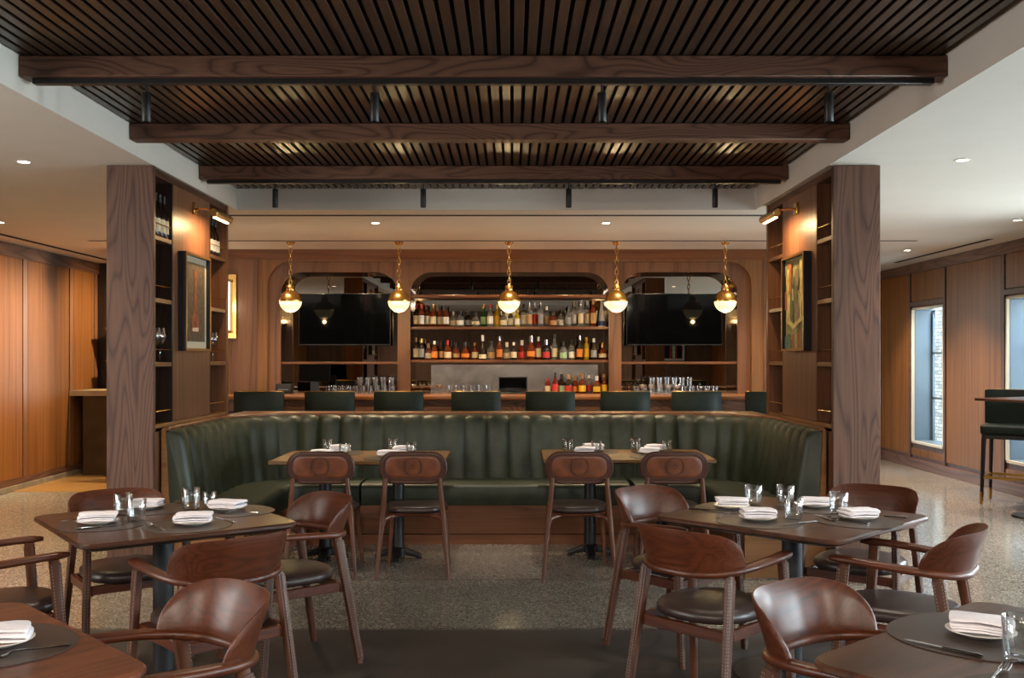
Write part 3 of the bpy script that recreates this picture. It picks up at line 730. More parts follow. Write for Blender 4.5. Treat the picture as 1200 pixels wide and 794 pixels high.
# tables at the banquette
def bench_table(lb, x, y):
    t = thing('dining_table', lb, 'table', (x, y, 0), 0, 'tables along the green banquette')
    m = MB(); rows = []
    for ins, z in ((.03, .712), (.0, .722), (.0, .74), (.004, .745)):
        rows.append([(px, py, z) for px, py in rrect(1.25-2*ins, .80-2*ins, .012, 3)])
    m.grid(rows, closed_v=True, cap=True); obj('tabletop', m.mesh('tabletop', 'table_tan', 30), t)
    for dx in (-.27, .27):
        def ped():
            m = MB(); m.lathe([(0, .712), (.1, .712), (.1, .7), (.044, .69), (.044, .09), (.062, .075), (.062, .03), (0, .03)], 24); return m.mesh('pedestal', 'black')
        p = obj('pedestal', cached('bp', ped), t, (dx, -.12, 0))
        def ft():
            m = MB()
            for k in range(4):
                a = PI/2*k; c, s = math.cos(a), math.sin(a)
                m.sweep([(c*.03, s*.03, .06), (c*.11, s*.11, .035), (c*.17, s*.17, .018)], [(.034, .03), (.03, .02), (.026, .016)], n=8, power=4)
                m.lathe([(0, 0), (.02, 0), (.02, .01), (0, .01)], 10, c=(c*.155, s*.155, 0))
            return m.mesh('foot', 'black')
        obj('foot', cached('bf', ft), p)
    return t
bench_table('tan-topped dining table at the left half of the green banquette', -1.11, 7.37)
bench_table('tan-topped dining table at the right half of the green banquette', .855, 7.48)

# ------------------------------------------------------------------ armchairs with bent wooden backs
RH = [(0, -.285, .618), (.10, -.278, .619), (.19, -.245, .624), (.253, -.18, .632), (.286, -.09, .642), (.295, .02, .650), (.29, .12, .655), (.272, .215, .656)]
RH = [(x*.825, y, z) for x, y, z in RH]
RAIL = [(-x, y, z) for x, y, z in RH[::-1]]+RH[1:]
RP = catmull(RAIL, 8)
def armchair(lb, x, y, rz):
    t = thing('armchair', lb, 'armchair', (x, y, 0), rz, 'wooden armchairs at the square tables')
    def rail():
        m = MB(); n = len(RP); sec = []
        for i in range(n):
            u = abs(2*i/(n-1)-1)           # 0 at back, 1 at arm tips
            w = .019+.009*min(1, u*1.6); h = .0155
            if u > .93: k = (1-u)/.07; w *= .45+.55*math.sqrt(max(0, 1-(1-k)**2)); h *= .6+.4*k
            sec.append((w, h))
        m.sweep(RP, sec, n=14, power=2.6); return m.mesh('arm_rail', 'chair', 50)
    obj('arm_rail', cached('ac_rail', rail), t)
    def back():
        n = len(RP); i0 = int(n*.245); i1 = n-1-i0; rows = []; K = 9
        for i in range(i0, i1+1):
            s = 2*(i-i0)/(i1-i0)-1; p = RP[i]; tg = (RP[i+1]-RP[i-1]).normalized(); nin = Vector((-tg.y, tg.x, 0)); nin.normalize()
            if nin.dot(Vector((0, .1, 0))-Vector((p.x, p.y, 0))) < 0: nin = -nin
            hgt = .180*max(0., 1-abs(s)**3.6)**.6+.004
            row = []; b0 = p+Vector((0, 0, -.006))
            for k in range(K):
                v = k/(K-1); th = .010*(1-(2*v-1)**6*.75); lean = -.055*(v*hgt/.18)**1.3
                row.append(b0+nin*(.004+lean+th)+Vector((0, 0, hgt*v)))
            for k in range(K-1, -1, -1):
                v = k/(K-1); th = .010*(1-(2*v-1)**6*.75); lean = -.055*(v*hgt/.18)**1.3
                row.append(b0+nin*(.004+lean-th)+Vector((0, 0, hgt*v)))
            rows.append(row)
        m = MB(); m.grid(rows, closed_v=True, cap=True); return m.mesh('backrest', 'chair_x', 50)
    obj('backrest', cached('ac_back', back), t)
    def seat():
        rows = []; n = 48
        def se(a, w, d, p=2.5):
            c, s = math.cos(a), math.sin(a)
            return math.copysign(abs(c)**(2/p), c)*w, math.copysign(abs(s)**(2/p), s)*d+.0
        for k, z in ((.86, .408), (.95, .412), (1.0, .428), (.99, .445), (.94, .458), (.8, .466), (.5, .472), (.2, .474), (.01, .474)):
            rows.append([(se(2*PI*i/n, .216*k, .235*k)[0], se(2*PI*i/n, .216*k, .235*k)[1]-.01, z) for i in range(n)])
        m = MB(); m.grid(rows, closed_v=True, cap=True); return m.mesh('seat', 'seat', 60)
    obj('seat', cached('ac_seat', seat), t)
    def frame():
        m = MB()
        for sx in (-1, 1): m.box(sx*.212-.011, sx*.212+.011, -.20, .165, .36, .405, .003, 1)
        m.box(-.215, .215, -.232, -.208, .355, .40, .003, 1); m.box(-.215, .215, .145, .168, .365, .407, .003, 1)
        return m.mesh('seat_frame', 'chair_x')
    obj('seat_frame', cached('ac_frame', frame), t)
    legs = [((.226, .155, .645), (.247, .205, 0)), ((.202, -.195, .622), (.236, -.30, 0))]
    for sx in (-1, 1):
        for li, (a, b) in enumerate(legs):
            A = Vector((sx*a[0], a[1], a[2])); B = Vector((sx*b[0], b[1], b[2]))
            def lm():
                P = [A.lerp(B, k/6) for k in range(7)]; sec = [(.015+.0*k, (.0215 if k < 4 else .0215-.003*(k-3))) for k in range(7)]
                sec = [(.0215-.0012*k, .0155-.0006*k) for k in range(7)]
                m = MB(); m.sweep(P, sec, up=(1, 0, 0), n=12, power=3.2); return m.mesh('leg', 'chair_z')
            lo = obj('leg', cached(('ac_leg', sx, li), lm), t)
            def wm():
                m = MB(); P = [A.lerp(B, .03+.94*k/6) for k in range(7)]
                off = Vector((sx*.0075, -.002 if li else 0, 0)); sec = [(.0235-.0012*k, .0115) for k in range(7)]
                m.sweep([p+off for p in P], sec, up=(1, 0, 0), n=12, power=3.5); return m.mesh('leather_wrap', 'wrap')
            wo = obj('leather_wrap', cached(('ac_wrap', sx, li), wm), lo)
            def sm():
                m = MB(); nn = 44; d = (B-A); L = d.length; d.normalize()
                for k in range(nn):
                    c = A.lerp(B, .05+.9*k/nn); w = .0235-.0072*(k/nn)
                    for row, yy in enumerate((-w*.62, w*.62)):
                        cc = c+Vector((sx*.0187, yy-(.002 if li else 0), 0)); m.box(cc.x-.0012, cc.x+.0012, cc.y-.0016, cc.y+.0016, cc.z-.0035, cc.z+.0035)
                    yy = -.002-(w+.0002) if li else (w+.0002)
                    for xx in (.001, .0145):
                        cc = c+Vector((sx*xx, yy, 0)); m.box(cc.x-.0014, cc.x+.0014, cc.y-.0012, cc.y+.0012, cc.z-.0035, cc.z+.0035)
                return m.mesh('stitching', 'stitch')
            obj('stitching', cached(('ac_st', sx, li), sm), lo)
    return t
def face(x, y, fx, fy): return math.atan2(fy, fx)-PI/2
def ac(lb, x, y, fx, fy): armchair(lb, x, y, face(x, y, fx, fy))
ac('armchair on the near side of the left laid table, back to the camera', -1.235, 4.0, -.68, .73)
ac('armchair at the right of the left laid table, before the left banquette table', -1.12, 4.75, -.78, -.62)
ac('armchair behind the left laid table, its back against the left pillar', -1.90, 4.86, .60, -.80)
ac('armchair at the left edge of the photo, arms towards the left laid table', -2.17, 4.17, .77, .60)
ac('armchair at the bottom left, rounded back turned towards the bottom left table', -1.03, 2.74, -.74, -.67)
ac('armchair on the near left of the right laid table, brown back to the camera', .86, 4.16, .72, .70)
ac('armchair on the far left of the right laid table, inner back reflecting light', .86, 4.98, .66, -.75)
ac('armchair on the far right of the right laid table, beside the right pillar', 1.78, 5.03, -.62, -.78)
ac('armchair on the near right of the right laid table, nearest the right edge', 1.62, 4.12, -.82, .57)
ac('armchair at the bottom right, dark grained inner back facing the bottom right table', 1.02, 2.74, .64, -.77)

# ------------------------------------------------------------------ side chairs with tooled leather backs
def side_chair(lb, x, y, rz=0.):
    t = thing('dining_chair', lb, 'chair', (x, y, 0), rz, 'dining chairs with tooled leather backs at the banquette tables')
    Z0 = .742
    def yb(x, z): return -.235-.10*(z-.64)+.9*x*x*.35
    def oval(w, h, r, n=10):
        P = rrect(w, h, r, n); out = []
        for a, b in zip(P, P[1:]+P[:1]):
            k = max(1, int(math.hypot(a[0]-b[0], a[1]-b[1])/.015))
            out += [(a[0]+(b[0]-a[0])*q/k, a[1]+(b[1]-a[1])*q/k) for q in range(k)]
        return out
    def back():
        rows = []; d = .016
        for f, dy in ((.02, -d), (.3, -d), (.6, -d), (.85, -d), (.94, -d*.95), (.985, -d*.6), (1.0, 0), (.985, d*.6), (.94, d), (.7, d), (.4, d), (.02, d)):
            rows.append([(px*f, yb(px*f, Z0+pz*f)+dy, Z0+pz*f) for px, pz in oval(.462, .222, .105)])
        m = MB(); m.grid(rows, closed_v=True, cap=True); return m.mesh('backrest', 'tool_d', 60)
    b = obj('backrest', cached('sc_back', back), t)
    def inset():
        rows = []
        for f, dy in ((.02, -.0185), (.25, -.0185), (.5, -.0185), (.75, -.0185), (.96, -.0185), (1., -.0155)):
            rows.append([(px*f, yb(px*f, Z0+pz*f)+dy, Z0+.008+pz*f) for px, pz in oval(.375, .145, .066)])
        m = MB(); m.grid(rows, closed_v=True, cap=True); return m.mesh('inset_panel', 'tool_l', 60)
    obj('inset_panel', cached('sc_ins', inset), b)
    def ridges():
        m = MB()
        for w, h, r in ((.44, .20, .096), (.415, .178, .085), (.388, .157, .074)):
            m.sweep([(px, yb(px, Z0+pz)-.0165, Z0+.003+pz) for px, pz in oval(w, h, r)], (.003, .003), n=6, closed=True, up=(0, 1, 0))
        return m.mesh('embossed_border', 'tool_d')
    obj('embossed_border', cached('sc_rdg', ridges), b)
    def emb():
        m = MB()
        for R, rr in ((.064, .0028), (.054, .0022), (.012, .0025)):
            m.sweep([(R*math.cos(a), yb(R*math.cos(a), Z0+R*math.sin(a))-.0192, Z0+.008+R*math.sin(a)) for a in [2*PI*k/32 for k in range(32)]], (rr, rr), n=6, closed=True, up=(0, 1, 0))
        return m.mesh('embossed_circle', 'tool_d')
    obj('embossed_circle', cached('sc_emb', emb), b)
    def stit():
        m = MB()
        for k in range(34):
            xx = -.165+.33*k/33; zz = Z0-.093
            yy = yb(xx, zz)-.0165; m.box(xx-.003, xx+.003, yy-.0015, yy+.001, zz-.0012, zz+.0012)
        return m.mesh('stitching', 'stitch')
    obj('stitching', cached('sc_sti', stit), b)
    def seat():
        def se(a, w, d, p=3.2):
            c, s = math.cos(a), math.sin(a); xx = math.copysign(abs(c)**(2/p), c)*w; yy = math.copysign(abs(s)**(2/p), s)*d
            return xx*(1+.12*yy/d), yy
        rows = []; n = 48
        for k, z in ((.9, .428), (.98, .432), (1.0, .446), (.98, .460), (.9, .470), (.6, .476), (.2, .478), (.01, .478)):
            rows.append([(*se(2*PI*i/n, .205*k, .205*k), z) for i in range(n)])
        m = MB(); m.grid(rows, closed_v=True, cap=True); return m.mesh('seat', 'seat', 60)
    obj('seat', cached('sc_seat', seat), t)
    def board():
        def se(a, w, d, p=3.2):
            c, s = math.cos(a), math.sin(a); xx = math.copysign(abs(c)**(2/p), c)*w; yy = math.copysign(abs(s)**(2/p), s)*d
            return xx*(1+.12*yy/d), yy
        n = 48; rows = []
        for k, z in ((.85, .402), (.96, .406), (1.02, .418), (1.02, .427), (.9, .4275)):
            rows.append([(*se(2*PI*i/n, .205*k, .205*k), z) for i in range(n)])
        m = MB(); m.grid(rows, closed_v=True, cap=True); return m.mesh('seat_board', 'chair_x', 50)
    obj('seat_board', cached('sc_board', board), t)
    for sx in (-1, 1):
        def rl():
            P = [(sx*.182, -.262, .675), (sx*.192, -.258, .55), (sx*.205, -.245, .42), (sx*.222, -.262, .22), (sx*.243, -.29, 0)]
            m = MB(); m.sweep(catmull(P, 4), [(.0155+.003*math.sin(PI*min(1, i/16*1.1)), .0155+.003*math.sin(PI*min(1, i/16*1.1))) if i < 10 else (.0185-.0009*(i-9), .0185-.0009*(i-9)) for i in range(17)], n=12, up=(0, 1, 0)); return m.mesh('leg', 'chair_z')
        l = obj('leg', cached(('sc_rl', sx), rl), t)
        def br():
            P = [(sx*.207, -.245, .36), (sx*.19, -.235, .395), (sx*.15, -.2, .408), (sx*.10, -.17, .410)]
            m = MB(); m.sweep(catmull(P, 4), [(.012, .022-.0011*i) for i in range(13)], n=10, up=(0, 0, 1)); return m.mesh('bracket', 'chair')
        obj('bracket', cached(('sc_br', sx), br), l)
        def fl():
            m = MB(); m.sweep([(sx*.185, .155, .405), (sx*.2, .175, .2), (sx*.215, .195, 0)], [(.018, .018), (.015, .015), (.011, .011)], n=12, up=(0, 1, 0)); return m.mesh('leg', 'chair_z')
        obj('leg', cached(('sc_fl', sx), fl), t)
    return t
side_chair('chair with tooled oval leather back, leftmost at the left banquette table', -1.285, 6.83)
side_chair('chair with oval leather back, second from the left, at the left banquette table', -.665, 6.83)
side_chair('chair with oval leather back, third from the left, at the right banquette table', .452, 6.83)
side_chair('chair with tooled oval leather back, rightmost at the right banquette table', 1.09, 6.83)

# ------------------------------------------------------------------ table settings
def plate_me():
    m = MB(); m.lathe([(0, 0), (.045, 0), (.05, .003), (.082, .014), (.087, .017), (.083, .0185), (.055, .009), (.045, .0065), (0, .0065)], 40); return m.mesh('side_plate', 'white')
def mat_me(r):
    def f():
        P = []
        for i in range(56):
            a = 2*PI*i/56; c, s = math.cos(a), math.sin(a); p = 2.25
            P.append((math.copysign(abs(c)**(2/p), c)*r, math.copysign(abs(s)**(2/p), s)*r))
        m = MB(); m.prism(P, 0, .003, .001, 1); return m.mesh('placemat', 'mat')
    return cached(('mat', r), f)
def napkin_me(seed):
    def f():
        rnd = random.Random(seed); W = .076; path = []; z = .004; L = 4; sgn = 1
        for l in range(L):
            w0 = W-rnd.uniform(0, .014); w1 = W-rnd.uniform(0, .010); n = 10; bow = rnd.uniform(.001, .0035); dz = rnd.uniform(.0065, .0125)
            for k in range(n+1): path.append((sgn*(-w0+(w0+w1)*k/n), z+bow*math.sin(PI*k/n)))
            if l < L-1:
                for k in range(1, 6):
                    a = PI*k/6; path.append((sgn*(w1+.55*dz*math.sin(a)), z+dz*(1-math.cos(a))/2))
            z += dz; sgn = -sgn
        th = .0026; N = len(path); norm = []
        for i in range(N):
            a = path[max(i-1, 0)]; b = path[min(i+1, N-1)]; dx, dzz = b[0]-a[0], b[1]-a[1]; q = math.hypot(dx, dzz) or 1; norm.append((-dzz/q, dx/q))
        rows = []; sk = rnd.uniform(-.35, .35); tw = rnd.uniform(-.3, .3)
        M = 12
        for j in range(M+1):
            v = 2*j/M-1; y0 = .052*v
            sec = []
            for sg, rng in ((1, range(N)), (-1, range(N-1, -1, -1))):
                for i in rng:
                    x, zz = path[i]; nx, nz = norm[i]; lay = zz/.04
                    e = 1-.05*abs(v)**4
                    sec.append((x*e+nx*th*sg+sk*zz*v*.6+.010*lay*tw, y0*(1-.08*lay)+.012*lay*tw*(x/W)+.0012*math.sin(9*x/W+3*lay), zz*(1-.10*abs(v)**3)+nz*th*sg+.0012*math.sin(5*v+4*x/W)*lay+.0006))
            rows.append(sec)
        m = MB(); m.grid(rows, closed_v=True, cap=True); return m.mesh('napkin', 'linen', 80)
    return cached(('nap', seed), f)
def tumbler_me(h=.098, r=.042):
    def f():
        m = MB(); m.lathe([(0, .0), (r*.82, 0), (r*.88, .004), (r, h*.5), (r*1.02, h), (r*.99, h+.0012), (r*.955, h), (r*.93, h*.5), (r*.82, .018), (r*.5, .0145), (0, .014)], 36); return m.mesh('tumbler', 'glass', 60)
    return cached(('tum', h, r), f)
def knife(o_label, x, y, rz, z, grp):
    t = thing('table_knife', o_label, 'knife', (x, y, z), rz, grp)
    def hd():
        m = MB(); m.sweep([(0, -.1, .004), (0, -.09, .0045), (0, -.05, .004), (0, 0, .004)], [(.005, .003), (.007, .0045), (.0055, .004), (.005, .0035)], n=10); return m.mesh('handle', 'steel')
    obj('handle', cached('kn_h', hd), t)
    def bl():
        m = MB(); m.prism([(-.006, 0), (.007, 0), (.008, .05), (.005, .085), (-.002, .103), (-.0055, .09)], .003, .0045, .0006, 1); return m.mesh('blade', 'steel')
    obj('blade', cached('kn_b', bl), t)
def fork(o_label, x, y, rz, z, grp):
    t = thing('table_fork', o_label, 'fork', (x, y, z), rz, grp)
    def hd():
        m = MB(); m.sweep(catmull([(0, -.1, .004), (0, -.085, .0045), (0, -.04, .006), (0, .02, .010), (0, .04, .006)], 4), [(.004+.004*max(0, 1-i/6) if i < 8 else .0032+.0006*max(0, i-12), .0022) for i in range(17)], n=8); return m.mesh('handle', 'steel')
    obj('handle', cached('fk_h', hd), t)
    def tn():
        m = MB(); m.sweep([(0, .036, .007), (0, .045, .004), (0, .056, .003)], [(.004, .0015), (.011, .0015), (.0125, .0015)], n=8)
        for k in range(4):
            xx = -.0105+.007*k; m.sweep([(xx, .053, .003), (xx, .08, .005), (xx*.95, .1, .010)], [(.0022, .0015), (.002, .0014), (.001, .001)], n=6)
        return m.mesh('tines', 'steel')
    obj('tines', cached('fk_t', tn), t)
def ptp(x0, y0, x1, y1):    # centre and heading of cutlery lying from handle end to tip
    return (x0+x1)/2, (y0+y1)/2, math.atan2(y1-y0, x1-x0)-PI/2
TZ = .745
def setting(where, tbl, x, y, rz, matc=None, r=.185, seed=1, nap_rz=None, mat=True):
    mx, my = matc or (x, y)
    if mat:
        tag(obj('placemat', mat_me(r), None, (mx, my, TZ+.0002), (0, 0, rz)), 'dark leather placemat at the %s of the %s' % (where, tbl), 'placemat', 'leather placemats')
    z = TZ+.0035
    tag(obj('side_plate', cached('plate', plate_me), None, (x, y, z), (0, 0, rz)), 'small white plate under the napkin at the %s of the %s' % (where, tbl), 'plate', 'white side plates')
    tag(obj('napkin', napkin_me(seed), None, (x, y, z+.0145), (0, 0, rz if nap_rz is None else nap_rz)), 'folded white napkin on the plate at the %s of the %s' % (where, tbl), 'napkin', 'folded white napkins')
def tumb(lb, x, y, h=.098, r=.042, z=TZ+.0034):
    tag(obj('tumbler', tumbler_me(h, r), None, (x, y, z)), lb, 'glass', 'clear tumblers on the dining tables')
R = math.radians
LT, RT = 'left laid table', 'right laid table'
def toward(c, p, k): return (p[0]+(c[0]-p[0])*k, p[1]+(c[1]-p[1])*k)
setting('left corner', LT, -1.83, 4.33, R(20), matc=(-1.805, 4.32), seed=1, nap_rz=R(15))
setting('far corner', LT, -1.78, 4.77, R(37), matc=(-1.74, 4.76), seed=2, nap_rz=R(5))
setting('near side', LT, -1.40, 4.31, R(37), matc=(-1.42, 4.29), seed=3, nap_rz=R(12))
setting('right side', LT, -1.37, 4.72, R(37), matc=(-1.33, 4.70), seed=4, nap_rz=R(-15))
tumb('tumbler nearest the camera on the left half of the left laid table', -1.684, 4.40)
tumb('tumbler just behind another one on the left half of the left laid table', -1.815, 4.58)
tumb('taller tumbler near the far side of the left laid table', -1.544, 4.72, .105)
tumb('small tumbler beside the taller one near the far side of the left laid table', -1.48, 4.80, .075, .034)
CG = 'cutlery on the dining tables'; cz = TZ+.0034
knife('knife beside the leftmost napkin of the left laid table', *ptp(-1.86, 4.17, -1.69, 4.30), cz, CG)
fork('fork behind the leftmost napkin of the left laid table', *ptp(-2.0, 4.40, -1.89, 4.50), TZ+.0006, CG)
fork('fork left of the nearest napkin on the left laid table', *ptp(-1.47, 4.15, -1.60, 4.31), cz, CG)
knife('knife right of the nearest napkin on the left laid table', *ptp(-1.235, 4.36, -1.36, 4.50), TZ+.0006, CG)
fork('fork in front of the rightmost napkin on the left laid table', *ptp(-1.19, 4.62, -1.39, 4.61), cz, CG)
fork('fork at the far corner of the left laid table', *ptp(-1.61, 4.83, -1.70, 4.98), TZ+.0006, CG)
setting('far left side', RT, 1.07, 4.78, R(44), matc=(1.09, 4.80), seed=5, nap_rz=R(-8))
setting('near left side', RT, 1.11, 4.43, R(44), matc=(1.11, 4.40), seed=6, nap_rz=R(-4))
setting('far right side', RT, 1.49, 4.82, R(44), matc=(1.49, 4.80), seed=7, nap_rz=R(-14))
setting('right corner', RT, 1.57, 4.45, R(44), matc=(1.555, 4.40), seed=8, nap_rz=R(10))
tumb('tumbler beside the leftmost napkin of the right laid table', 1.20, 4.88)
tumb('tumbler at the far middle of the right laid table', 1.345, 4.83, .105)
tumb('tumbler nearest the camera on the right laid table', 1.281, 4.46)
tumb('tumbler left of the right corner napkin on the right laid table', 1.538, 4.62)
knife('knife right of the nearest napkin on the right laid table', *ptp(1.36, 4.37, 1.17, 4.29), cz, CG)
fork('fork left of the nearest napkin on the right laid table', *ptp(.955, 4.50, 1.0, 4.58), cz, CG)
knife('knife near the right corner of the right laid table', *ptp(1.44, 4.38, 1.41, 4.57), cz, CG)
fork('fork near the right corner of the right laid table', *ptp(1.56, 4.32, 1.45, 4.46), cz, CG)
knife('knife right of the right corner napkin of the right laid table', *ptp(1.755, 4.5, 1.67, 4.54), cz, CG)
knife('knife left of the leftmost napkin of the right laid table', *ptp(.90, 4.72, 1.0, 4.70), cz, CG)
# bottom-left and bottom-right tables
setting('far side', 'bottom left table', -1.31, 2.50, R(45), matc=(-1.335, 2.495), r=.21, seed=9, nap_rz=R(18))
fork('fork in front of the napkin on the bottom left table', *ptp(-1.12, 2.49, -1.29, 2.375), cz, CG)
tag(obj('placemat', mat_me(.20), None, (-1.37, 2.065, TZ+.0002), (0, 0, R(45))), 'dark leather placemat cut off at the bottom edge of the bottom left table', 'placemat', 'leather placemats')
setting('far side', 'bottom right table', 1.235, 2.585, R(40), matc=(1.235, 2.59), r=.225, seed=10, nap_rz=R(-28))
knife('knife on the placemat of the bottom right table', *ptp(1.155, 2.385, 1.01, 2.55), cz, CG)
tumb('large tumbler at the right edge on the bottom right table', 1.235, 2.375, .105, .045)
tag(obj('placemat', mat_me(.215), None, (1.14, 2.06, TZ+.0002), (0, 0, R(40))), 'dark leather placemat cut off at the bottom edge of the bottom right table', 'placemat', 'leather placemats')
fork('fork standing out under the tumbler of the bottom right table', *ptp(1.06, 2.19, 1.165, 2.315), cz, CG)
tag(obj('side_plate', cached('plate', plate_me), None, (1.22, 2.12, TZ+.0035)), 'small white plate at the bottom right corner of the photo', 'plate', 'white side plates')
tag(obj('napkin', napkin_me(11), None, (1.22, 2.14, TZ+.017), (0, 0, R(20))), 'folded white napkin at the bottom right corner of the photo', 'napkin', 'folded white napkins')
# banquette tables
for nm, cx, cy, gl in (('left banquette table', -1.11, 7.37, ((-1.43, 7.60), (-1.26, 7.38), (-.93, 7.66), (-.77, 7.50))), ('right banquette table', .855, 7.48, ((.434, 7.62), (.655, 7.62), (.965, 7.68), (1.21, 7.66)))):
    k = 0
    for wx, wn in ((-.27, 'left'), (.22, 'right')):
        setting('far %s place' % wn, nm, cx+wx+.05, cy+.22, 0, matc=(cx+wx+.05, cy+.17), seed=20+k, nap_rz=R(4), r=.19); k += 1
        setting('near %s place' % wn, nm, cx+wx-.03, cy-.10 if 'left' in nm else cy+.0, 0, matc=(cx+wx-.03, cy-.19), seed=24+k, nap_rz=R(-6), r=.17); k += 1
    for q, (gx, gy) in enumerate(gl):
        tumb('clear tumbler on the %s, %s from the left' % (nm, ORD[q]), gx, gy, .1 if q % 2 == 0 else .085, .04)

# ------------------------------------------------------------------ bottles
def glassy(name, c, tr=.55):
    m, nt, b = new_mat(name); setin(b, Base_Color=rgb(c), Roughness=.06, Transmission_Weight=tr, IOR=1.4); return m
BM = {'amber': glassy('amber spirit', srgb(140,62,22), .5), 'dark': glassy('dark glass', srgb(40,26,20), .1), 'clear': glassy('clear spirit', srgb(226,226,222), .85),
      'green': glassy('green glass', srgb(38,120,58), .5), 'yellow': glassy('yellow glass', srgb(214,180,40), .4), 'red': glassy('red brown spirit', srgb(120,36,22), .4), 'white': plain('white ceramic', srgb(206,204,206), .3)}
LM = {'cream': srgb(206,190,156), 'white': srgb(222,216,206), 'black': srgb(30,28,28), 'tan': srgb(176,136,88), 'red': srgb(176,40,36), 'yellow': srgb(220,172,40), 'grey': srgb(140,140,140), 'green': srgb(150,180,140), 'blue': srgb(60,70,120), 'orange': srgb(206,120,40)}
LM = {k: plain('label '+k, v, .6) for k, v in LM.items()}
CM = {'black': plain('black cap', srgb(24,22,22), .4), 'gold': MT['brass'], 'red': plain('red cap', srgb(170,30,28), .4), 'cork': plain('cork', srgb(160,120,80), .8), 'silver': MT['steel'], 'yellow': plain('yellow cap', srgb(220,180,40), .5), 'white': plain('white cap', srgb(220,216,210), .5)}
def prof_b(kind, h, r):
    if kind == 'tall': q = [(0, 0), (.92, 0), (1, .02), (1, .60), (.93, .66), (.6, .73), (.36, .78), (.33, .93), (.38, .935), (.38, .96)]
    elif kind == 'squat': q = [(0, 0), (.94, 0), (1, .03), (1.02, .45), (.95, .56), (.6, .66), (.34, .70), (.33, .86), (.38, .865), (.38, .89)]
    elif kind == 'round': q = [(0, 0), (.7, 0), (.82, .04), (1.05, .26), (1.0, .44), (.7, .58), (.38, .65), (.34, .84), (.4, .845), (.4, .88)]
    elif kind == 'bell': q = [(0, 0), (1, 0), (1.04, .04), (.86, .35), (.66, .55), (.42, .7), (.34, .8), (.34, .86)]
    else: q = [(0, 0), (.94, 0), (1, .015), (1, .5), (.9, .57), (.45, .68), (.36, .74), (.33, .94), (.37, .945), (.37, .97)]
    return [(a*r, b*h) for a, b in q]
def bottle(lb, x, y, z, kind, h, r, bc, lc, cc, grp):
    t = thing('bottle', lb, 'bottle', (x, y, z), random.uniform(0, 6), grp)
    P = prof_b(kind, h, r)
    def body(): m = MB(); m.lathe(P+[(0, P[-1][1])], 18); return m.mesh('glass_body', BM[bc], 40)
    obj('glass_body', cached(('b', kind, round(h, 3), round(r, 3), bc), body), t)
    def lab():
        m = MB(); z0, z1 = {'tall': (.12, .50), 'squat': (.10, .40), 'round': (.14, .36), 'bell': (.05, .22), 'wine': (.12, .42)}.get(kind, (.12, .45))
        k = 1.0 if kind not in ('round', 'bell') else 1.06
        m.lathe([(r*k+.0002, z0*h), (r*k+.0012, z0*h), (r*k+.0012, z1*h), (r*k+.0002, z1*h)], 18); return m.mesh('paper_label', LM[lc], 40)
    if lc: obj('paper_label', cached(('l', kind, round(h, 3), round(r, 3), lc), lab), t)
    def cap():
        rr = P[-1][0]; m = MB(); m.lathe([(rr*1.0, P[-1][1]-.045*h/.3), (rr*1.12, P[-1][1]-.045*h/.3), (rr*1.12, h), (0, h)], 14); return m.mesh('cap', CM[cc], 40)
    obj('cap', cached(('c', kind, round(h, 3), round(r, 3), cc), cap), t)
PXM = 97.9
WD = {'amber': 'amber', 'dark': 'dark glass', 'clear': 'clear glass', 'green': 'green glass', 'yellow': 'yellow', 'red': 'red-brown', 'white': 'white patterned'}
def row(rowname, z, data, y=11.73):
    for i, (px, hp, kind, bc, lc, cc) in enumerate(data):
        r = {'tall': .033, 'squat': .043, 'round': .045, 'bell': .042, 'wine': .036}.get(kind, .036)
        lb = '%s bottle%s, %s from the left on the %s' % (WD[bc], ' with %s label' % lc if lc else '', ORD[i], rowname)
        bottle(lb, (px-600)/PXM, y-.035+(.0 if i % 2 else .075), z, kind, hp/PXM, r, bc, lc, cc, 'bottles on the '+rowname)
S = 'std'
row('upper bottle shelf', 1.851, [(487.5,26,'tall','dark','cream','red'),(494.3,26,'tall','amber','white','red'),(500.5,25.5,'tall','amber','white','black'),(508,26,S,'amber','cream','gold'),(515.5,26,S,'amber','cream','black'),(523,25,S,'amber','white','black'),
 (531,18,'squat','clear','cream','silver'),(539.5,18.5,'squat','clear','white','black'),(548.5,19.5,'squat','dark','grey','black'),(557.5,17,'round','clear','cream','black'),(566.5,26,S,'green','green','gold'),(574.5,26.5,S,'clear','white','red'),(582.5,26,'tall','yellow','yellow','yellow'),
 (590,19,'squat','clear','cream','black'),(598.5,20,'tall','clear','white','white'),(606,19,'tall','yellow','white','gold'),(613.7,27,'tall','clear','white','black'),(620.2,28,'tall','clear','tan','silver'),(626.8,29,'tall','clear','red','silver'),(633.5,29,'tall','clear','grey','silver'),
 (640.8,24,'tall','clear','tan','white'),(648.3,18,'squat','amber','tan','black'),(657.6,20,'squat','clear','white','black'),(665.8,24,S,'clear','grey','black'),(673,30,'tall','clear','white','silver'),(680.3,31,'tall','clear','cream','silver'),(688,31,'tall','clear','cream','silver'),(694.8,32,'tall','amber','tan','cork'),(705,31,'bell','white','blue','white')])
